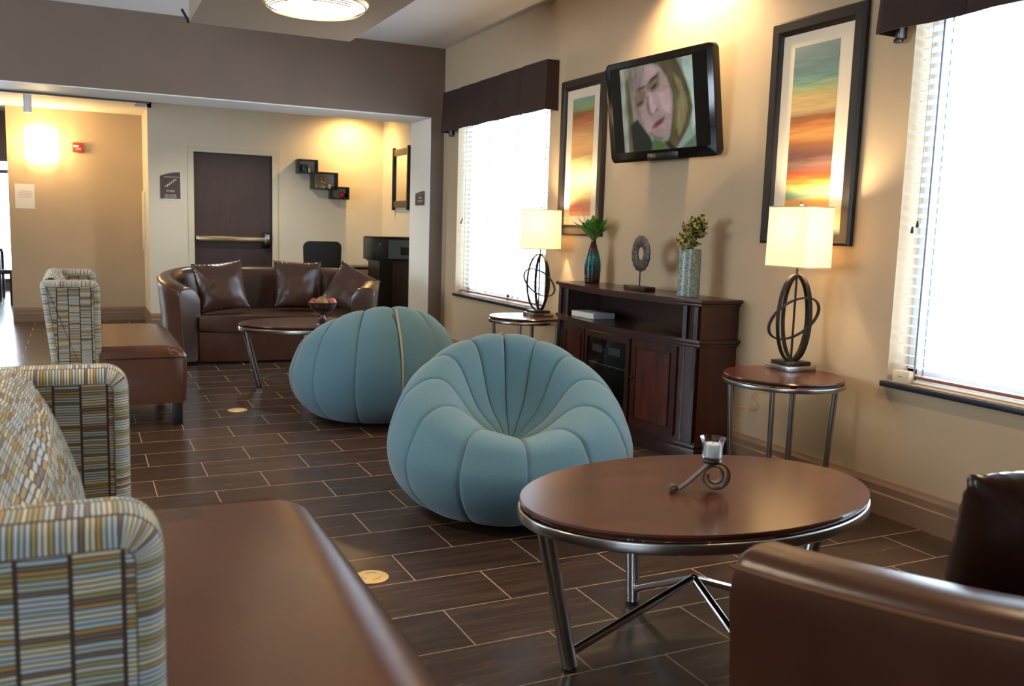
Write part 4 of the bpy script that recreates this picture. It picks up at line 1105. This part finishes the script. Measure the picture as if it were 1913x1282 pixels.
def figurine():
    r = thing('bird_figurine', 'glossy gold bird figurine in the largest cube shelf', 'figurine', (2.72, 10.93, 1.6705))
    b = BM(); bmesh.ops.create_icosphere(b, subdivisions=3, radius=1, matrix=Matrix.Translation((0, 0, .07)) @ Matrix.Rotation(math.radians(40), 4, 'Y') @ Matrix.Diagonal((.045, .024, .027, 1)))
    bmesh.ops.create_icosphere(b, subdivisions=2, radius=.016, matrix=Matrix.Translation((-.032, 0, .112)))
    tube(b, [(-.018, 0, .085), (-.032, 0, .112)], .012, 10)
    obj('body', b, mat('gold_glaze', '#c98d4a', .18, metal=.4), r)
    b = BM(); tube(b, [(-.036, 0, .12), (-.05, 0, .152)], .004, 6); tube(b, [(-.028, 0, .12), (-.03, 0, .155)], .004, 6); obj('crest', b, mat('gold_crest', '#b07a3c', .3, metal=.4), r)
    b = BM(); tube(b, [(0, .006, .05), (0, .006, 0)], .005, 8); tube(b, [(.012, -.006, .05), (.012, -.006, 0)], .005, 8); box(b, -.02, .03, -.015, .015, 0, .006); obj('leg', b, mat('pale_stand', '#cfc5b0', .4), r)
figurine()
for x, lab in ((2.625, 'cream candle at the left in the largest cube shelf'), (2.81, 'cream candle at the right in the largest cube shelf')):
    c = thing('pillar_candle', lab, 'candle', (x, 10.93, 1.6705), 0, 'cream candles in the cube shelf')
    obj('wax', lathe(BM(), [(0, 0), (.024, 0), (.025, .003), (.025, .048), (.022, .05), (0, .048)], 20), mat('cream_wax', '#e0d2a6', .5), c)
    obj('wick', tube(BM(), [(0, 0, .047), (0, 0, .057)], .001, 5), M_black, c)
b = BM(); bmesh.ops.create_icosphere(b, subdivisions=3, radius=.038)
for v in b.verts: v.co *= 1 + .12 * noise.noise(v.co * 70)
tag(obj('decorative_ball', b, mat('crimson_ball', '#b02430', .6), None, (2.955, 10.93, 1.6015)), 'crimson ball in the bottom right cube shelf', 'ball')

mr = thing('wall_mirror', 'narrow dark-framed mirror on the side wall of the nook', 'mirror', (3.489, 10.23, 1.80))
for yy in (-.285, .245): obj('side_post', bx(-.035, 0, yy, yy + .045, -.37, .37, bev=.006), M_frame, mr)
Mcr = mat('ribbed_grey_rail', '#55493c', .5)
for za in (.27, -.335): obj('cross_rail', bx(-.025, 0, -.24, .245, za, za + .074), Mcr, mr, smooth=False)
obj('mirror_glass', bx(-.012, -.004, -.24, .245, -.262, .27), mat('mirror_silver', '#f0efe8', .03, metal=1.), mr, smooth=False)

# office corner in the nook
oc = thing('office_chair', 'black office chair behind the far sofa, only its backrest showing', 'chair', (2.48, 9.95, 0), PI)
b = BM(); prism(b, rpoly([(-.20, .60, .05), (.20, .60, .05), (.215, 1.05, .065), (-.215, 1.05, .065)], 6), -.02, .02, bev=.008)
b.transform(Matrix.Rotation(PI / 2, 4, 'X'))
for v in b.verts:
    t = (v.co.z - .6) / .45; v.co.y -= .02 + .04 * math.sin(PI * max(0, min(1, t)))
obj('backrest', b, M_blackfab, oc)
obj('seat', bx(-.235, .235, -.02, .43, .44, .52, bev=.03), M_blackfab, oc)
b = BM(); tube(b, [(0, .2, .08), (0, .2, .45)], .028, 14); tube(b, [(0, -.03, .75), (0, -.06, .5), (0, .1, .43)], .018, 8); obj('post', b, M_black, oc)
for s in (-1, 1):
    b = BM(); sweep(b, catmull([(s * .24, .25, .46), (s * .285, .22, .56), (s * .285, .2, .655), (s * .285, .05, .665)], 5), circ(.014, 8)); obj('armrest', b, M_black, oc)
for k in range(5):
    a = k * 2 * PI / 5; b = BM(); tube(b, [(0, .2, .085), (.28 * math.cos(a), .2 + .28 * math.sin(a), .06)], .016, 8); lg = obj('base_spoke', b, M_black, oc)
    b = BM(); bmesh.ops.create_icosphere(b, subdivisions=2, radius=.027, matrix=Matrix.Translation((.29 * math.cos(a), .2 + .29 * math.sin(a), .028))); obj('caster', b, M_black, lg)
dk = thing('desk', 'dark desk in the nook behind the black office chair', 'desk', (2.72, 10.70, 0))
obj('desktop', bx(-.40, .75, -.27, .27, .715, .745, bev=.003), M_darkwood, dk)
for x in (-.36, .71):
    obj('side_panel', bx(x - .015, x + .015, -.25, .25, 0, .715), M_darkwood, dk, smooth=False)
pc = thing('printer_stand', 'dark wood cabinet under the printer beside the opening', 'cabinet', (3.26, 9.80, 0))
obj('carcass', bx(-.09, .205, -.22, .22, 0, .845), mat('dark_oak_stand', '#2f2018', .4, noise_amt=.2, noise_scale=8, stretch=(4, 4, .5)), pc, smooth=False)
obj('top_panel', bx(-.26, .21, -.235, .235, .845, .86), M_darkwood, pc, smooth=False)
obj('open_side', bx(-.24, -.09, -.21, .22, 0, .845), M_black, pc, smooth=False)
pr_ = thing('printer', 'black office printer on the dark cabinet beside the opening', 'printer', (3.215, 9.80, .8605))
obj('body', bx(-.265, .255, -.20, .20, 0, .245, bev=.012), mat('charcoal_printer', '#20201f', .35), pr_)
obj('lid', bx(-.262, .25, -.19, .19, .2455, .262, bev=.006), M_black, pr_)
obj('front_panel', bx(-.09, .19, -.206, -.1995, .02, .225), mat('grey_printer_panel', '#566262', .3), pr_, smooth=False)
obj('paper_slot', bx(.05, .22, -.212, -.205, .06, .15), M_black, pr_, smooth=False)
obj('power_button', bx(-.20, -.175, -.203, -.1995, .17, .19), M_steel, pr_, smooth=False)

# ------------------------------------------------------------------ corridor: sconce, alarm, notice, spotlight, panel
sc = thing('wall_sconce', 'glowing half-drum wall sconce on the corridor wall at left', 'wall light', (-.323, 11.899, 2.05))
b = BM(); lo = []; n = 16
for zz in (-.17, .17):
    lo.append([b.verts.new((.17 * math.cos(PI + PI * k / n), .12 * math.sin(PI + PI * k / n) - .012, zz)) for k in range(n + 1)])
for k in range(n): b.faces.new((lo[0][k], lo[0][k + 1], lo[1][k + 1], lo[1][k]))
bmesh.ops.solidify(b, geom=list(b.faces), thickness=.004)
obj('glass_shade', b, mat('glowing_sconce_glass', '#fff3d0', .5, emit='#ffe9b0', estr=8.), sc)
b = BM(); box(b, -.06, .06, -.015, 0, -.09, .09, bev=.004); tube(b, [(-.175, -.014, -.02), (.175, -.014, -.02)], .006, 8); tube(b, [(-.175, -.014, .03), (.175, -.014, .03)], .006, 8)
obj('backplate', b, M_bronze, sc)
fa = thing('fire_alarm', 'red fire alarm box to the right of the wall sconce', 'alarm', (.051, 11.9008, 2.045))
obj('housing', bx(-.055, .055, -.045, 0, -.055, .055, bev=.006), M_red, fa)
obj('strobe_lens', bx(-.042, .012, -.052, -.044, .002, .022, bev=.002), M_white, fa)
text('lettering', 'FIRE', .030, M_signtext, fa, Matrix.Translation((.008, -.0455, -.022)) @ Matrix.Rotation(PI / 2, 4, 'X'))
pn = thing('paper_notice', 'white paper notice taped to the corridor wall below the sconce', 'notice', (-.515, 11.9005, 1.455))
obj('sheet', bx(-.1, .1, -.002, 0, -.14, .14), M_paper, pn, smooth=False)
b = BM()
for k, (a, c) in enumerate(((-.06, .07), (-.07, .075), (-.075, .07), (-.06, .06))): box(b, a, c, -.0026, -.002, .055 - k * .022, .061 - k * .022)
obj('text_line', b, mat('faint_grey_print', '#aaa6a4', .7), pn, smooth=False)
sp_ = thing('ceiling_spotlight', 'white cylinder spotlight hanging from the corridor ceiling', 'spotlight', (-.395, 10.35, 2.47))
obj('canopy', lathe(BM(), [(0, 0), (.055, 0), (.055, -.018), (.05, -.022), (0, -.022)], 24), M_white, sp_)
obj('cylinder', lathe(BM(), [(.038, -.022), (.038, -.215), (.034, -.215), (.034, -.19), (0, -.19)], 24, cap=False), M_white, sp_)
obj('lens', lathe(BM(), [(0, -.2), (.033, -.2), (.033, -.203), (0, -.203)], 20), mat('lit_lens', '#fff0d0', .4, emit='#ffe6b8', estr=4.), sp_)
wp = thing('corner_guard_panel', 'narrow cream panel standing out from the corridor side wall', 'panel', (.7535, 11.70, 1.21))
obj('panel', bx(-.018, 0, -.16, .17, -.345, .345, bev=.003), M_cream, wp)
obj('mounting_strip', bx(-.006, .0, -.175, .185, -.36, .36), M_trim, wp, smooth=False)

# ceiling light under the soffit
cl_ = thing('ceiling_light', 'round flush ceiling light with frosted bowl under the taupe soffit', 'ceiling light', (1.30, 5.42, 2.55))
obj('trim_ring', lathe(BM(), [(0, 0), (.305, 0), (.31, -.02), (.30, -.035), (.285, -.04), (.285, -.03), (0, -.03)], 56), M_brass, cl_)
b = BM(); lathe(b, [(0, -.095), (.10, -.092), (.18, -.08), (.245, -.06), (.278, -.04), (.278, -.032), (0, -.031)], 56)
obj('glass_bowl', b, mat('glowing_bowl_glass', '#fff4dc', .4, emit='#ffe6bc', estr=6.), cl_)
b = BM()
for k in range(3): lathe(b, [(.283 - k * .012, -.048 - .008 * k), (.288 - k * .012, -.052 - .008 * k), (.283 - k * .012, -.056 - .008 * k)], 56, cap=False)
obj('bowl_band', b, M_steel, cl_)
sn = thing('ceiling_sensor', 'tiny black bracket at the far left corner of the soffit', 'bracket', (.705, 6.53, 2.60))
obj('arm', tube(BM(), [(-.03, 0, .03), (.014, 0, -.045)], .009, 8), M_black, sn)
obj('foot', bx(.0, .0135, -.015, .0, -.055, -.03), M_black, sn, smooth=False)

# ------------------------------------------------------------------ dining room glimpse
def dining_chair(label, loc, rz):
    r = thing('dining_chair', label, 'chair', loc, rz)
    Mp = mat('plum_fabric', '#3a2340', .7)
    obj('seat', bx(-.22, .22, -.22, .22, .42, .48, bev=.02), Mp, r)
    obj('backrest', bx(-.2, .2, .19, .225, .55, .95, bev=.015), Mp, r)
    for x, y in ((-.19, -.19), (.19, -.19), (-.19, .2), (.19, .2)):
        obj('leg', bx(x - .017, x + .017, y - .017, y + .017, 0, .95 if y > 0 else .42), M_darkwood, r, smooth=False)
dining_chair('plum dining chair at the left edge, against the bright dining room window', (-1.08, 14.2, 0), 2.2)
dt = thing('dining_table', 'dark dining table behind the plum chair in the dining room', 'table', (-1.55, 15.2, 0))
obj('tabletop', bx(-.6, .6, -.4, .4, .71, .75, bev=.004), M_darkwood, dt)
for x in (-.54, .54):
    for y in (-.34, .34): obj('leg', bx(x - .03, x + .03, y - .03, y + .03, 0, .71), M_darkwood, dt, smooth=False)

# ------------------------------------------------------------------ light
W = bpy.data.worlds.new('daylight'); SC.world = W; W.use_nodes = True
bg = W.node_tree.nodes['Background']; bg.inputs[0].default_value = (.72, .86, 1.0, 1); bg.inputs[1].default_value = 9.0
def area(name, loc, rot, sx, sy, energy=0, color=(1, 1, 1), portal=False):
    L = bpy.data.lights.new(name, 'AREA'); L.shape = 'RECTANGLE'; L.size = sx; L.size_y = sy; L.energy = energy; L.color = color
    o = bpy.data.objects.new(name, L); COL.objects.link(o); o.location = loc; o.rotation_euler = rot
    if portal: L.cycles.is_portal = True
    return o
for ya, yb in WIN: area('window_portal', (XW + .21, (ya + yb) / 2, 1.49), (0, PI / 2, 0), 1.74, 1.84, portal=True)
area('window_portal', (-2.7, -3.62, 1.525), (PI / 2, 0, 0), 2.4, 1.55, portal=True)
area('window_portal', (-1.7, 17.22, 1.12), (-PI / 2, 0, 0), 3.8, 2.0, portal=True)
area('window_portal', (-5.22, 5.9, 1.65), (0, -PI / 2, 0), 1.7, 3.4, portal=True)
def spot(name, loc, target, energy, color, size, blend=.6, soft=.05):
    L = bpy.data.lights.new(name, 'SPOT'); L.energy = energy; L.color = color; L.spot_size = math.radians(size); L.spot_blend = blend; L.shadow_soft_size = soft
    o = bpy.data.objects.new(name, L); COL.objects.link(o); o.location = loc
    o.rotation_euler = (Vector(target) - Vector(loc)).to_track_quat('-Z', 'Y').to_euler()
WARM = (1, .72, .40)
spot('downlight_tv_wall', (3.08, 4.40, 2.94), (3.22, 4.40, 0), 95, WARM, 130)
spot('fill_spot_lounge', (2.4, 1.6, 2.94), (2.4, 1.6, 0), 60, WARM, 120)  # this and the next two: unseen spots added as fill for the lounge
spot('fill_spot_lounge', (-.9, 2.6, 2.94), (-.9, 2.6, 0), 90, (1, .8, .56), 130)
spot('fill_spot_lounge', (-.9, 6.0, 2.94), (-.9, 6.0, 0), 50, (1, .8, .56), 130)
spot('downlight_nook', (3.05, 10.70, 2.59), (3.05, 10.72, 0), 62, (1, .62, .22), 168, .9)
spot('downlight_nook', (1.6, 9.6, 2.58), (1.6, 9.7, 0), 60, (1, .93, .80), 140)
def point(name, loc, e, c, s):
    L = bpy.data.lights.new(name, 'POINT'); L.energy = e; L.color = c; L.shadow_soft_size = s
    o = bpy.data.objects.new(name, L); COL.objects.link(o); o.location = loc
point('sconce_bulb', (-.323, 11.70, 2.05), 14, (1, .66, .28), .06)

vs = SC.view_settings; vs.view_transform = 'Standard'; vs.look = 'None'; vs.exposure = 0.82; vs.gamma = 1; vs.use_curve_mapping = False
SC.cycles.max_bounces = 10; SC.cycles.diffuse_bounces = 5; SC.cycles.glossy_bounces = 4; SC.cycles.transmission_bounces = 8; SC.cycles.transparent_max_bounces = 8
SC.cycles.sample_clamp_indirect = 6.0; SC.cycles.caustics_reflective = False; SC.cycles.caustics_refractive = False
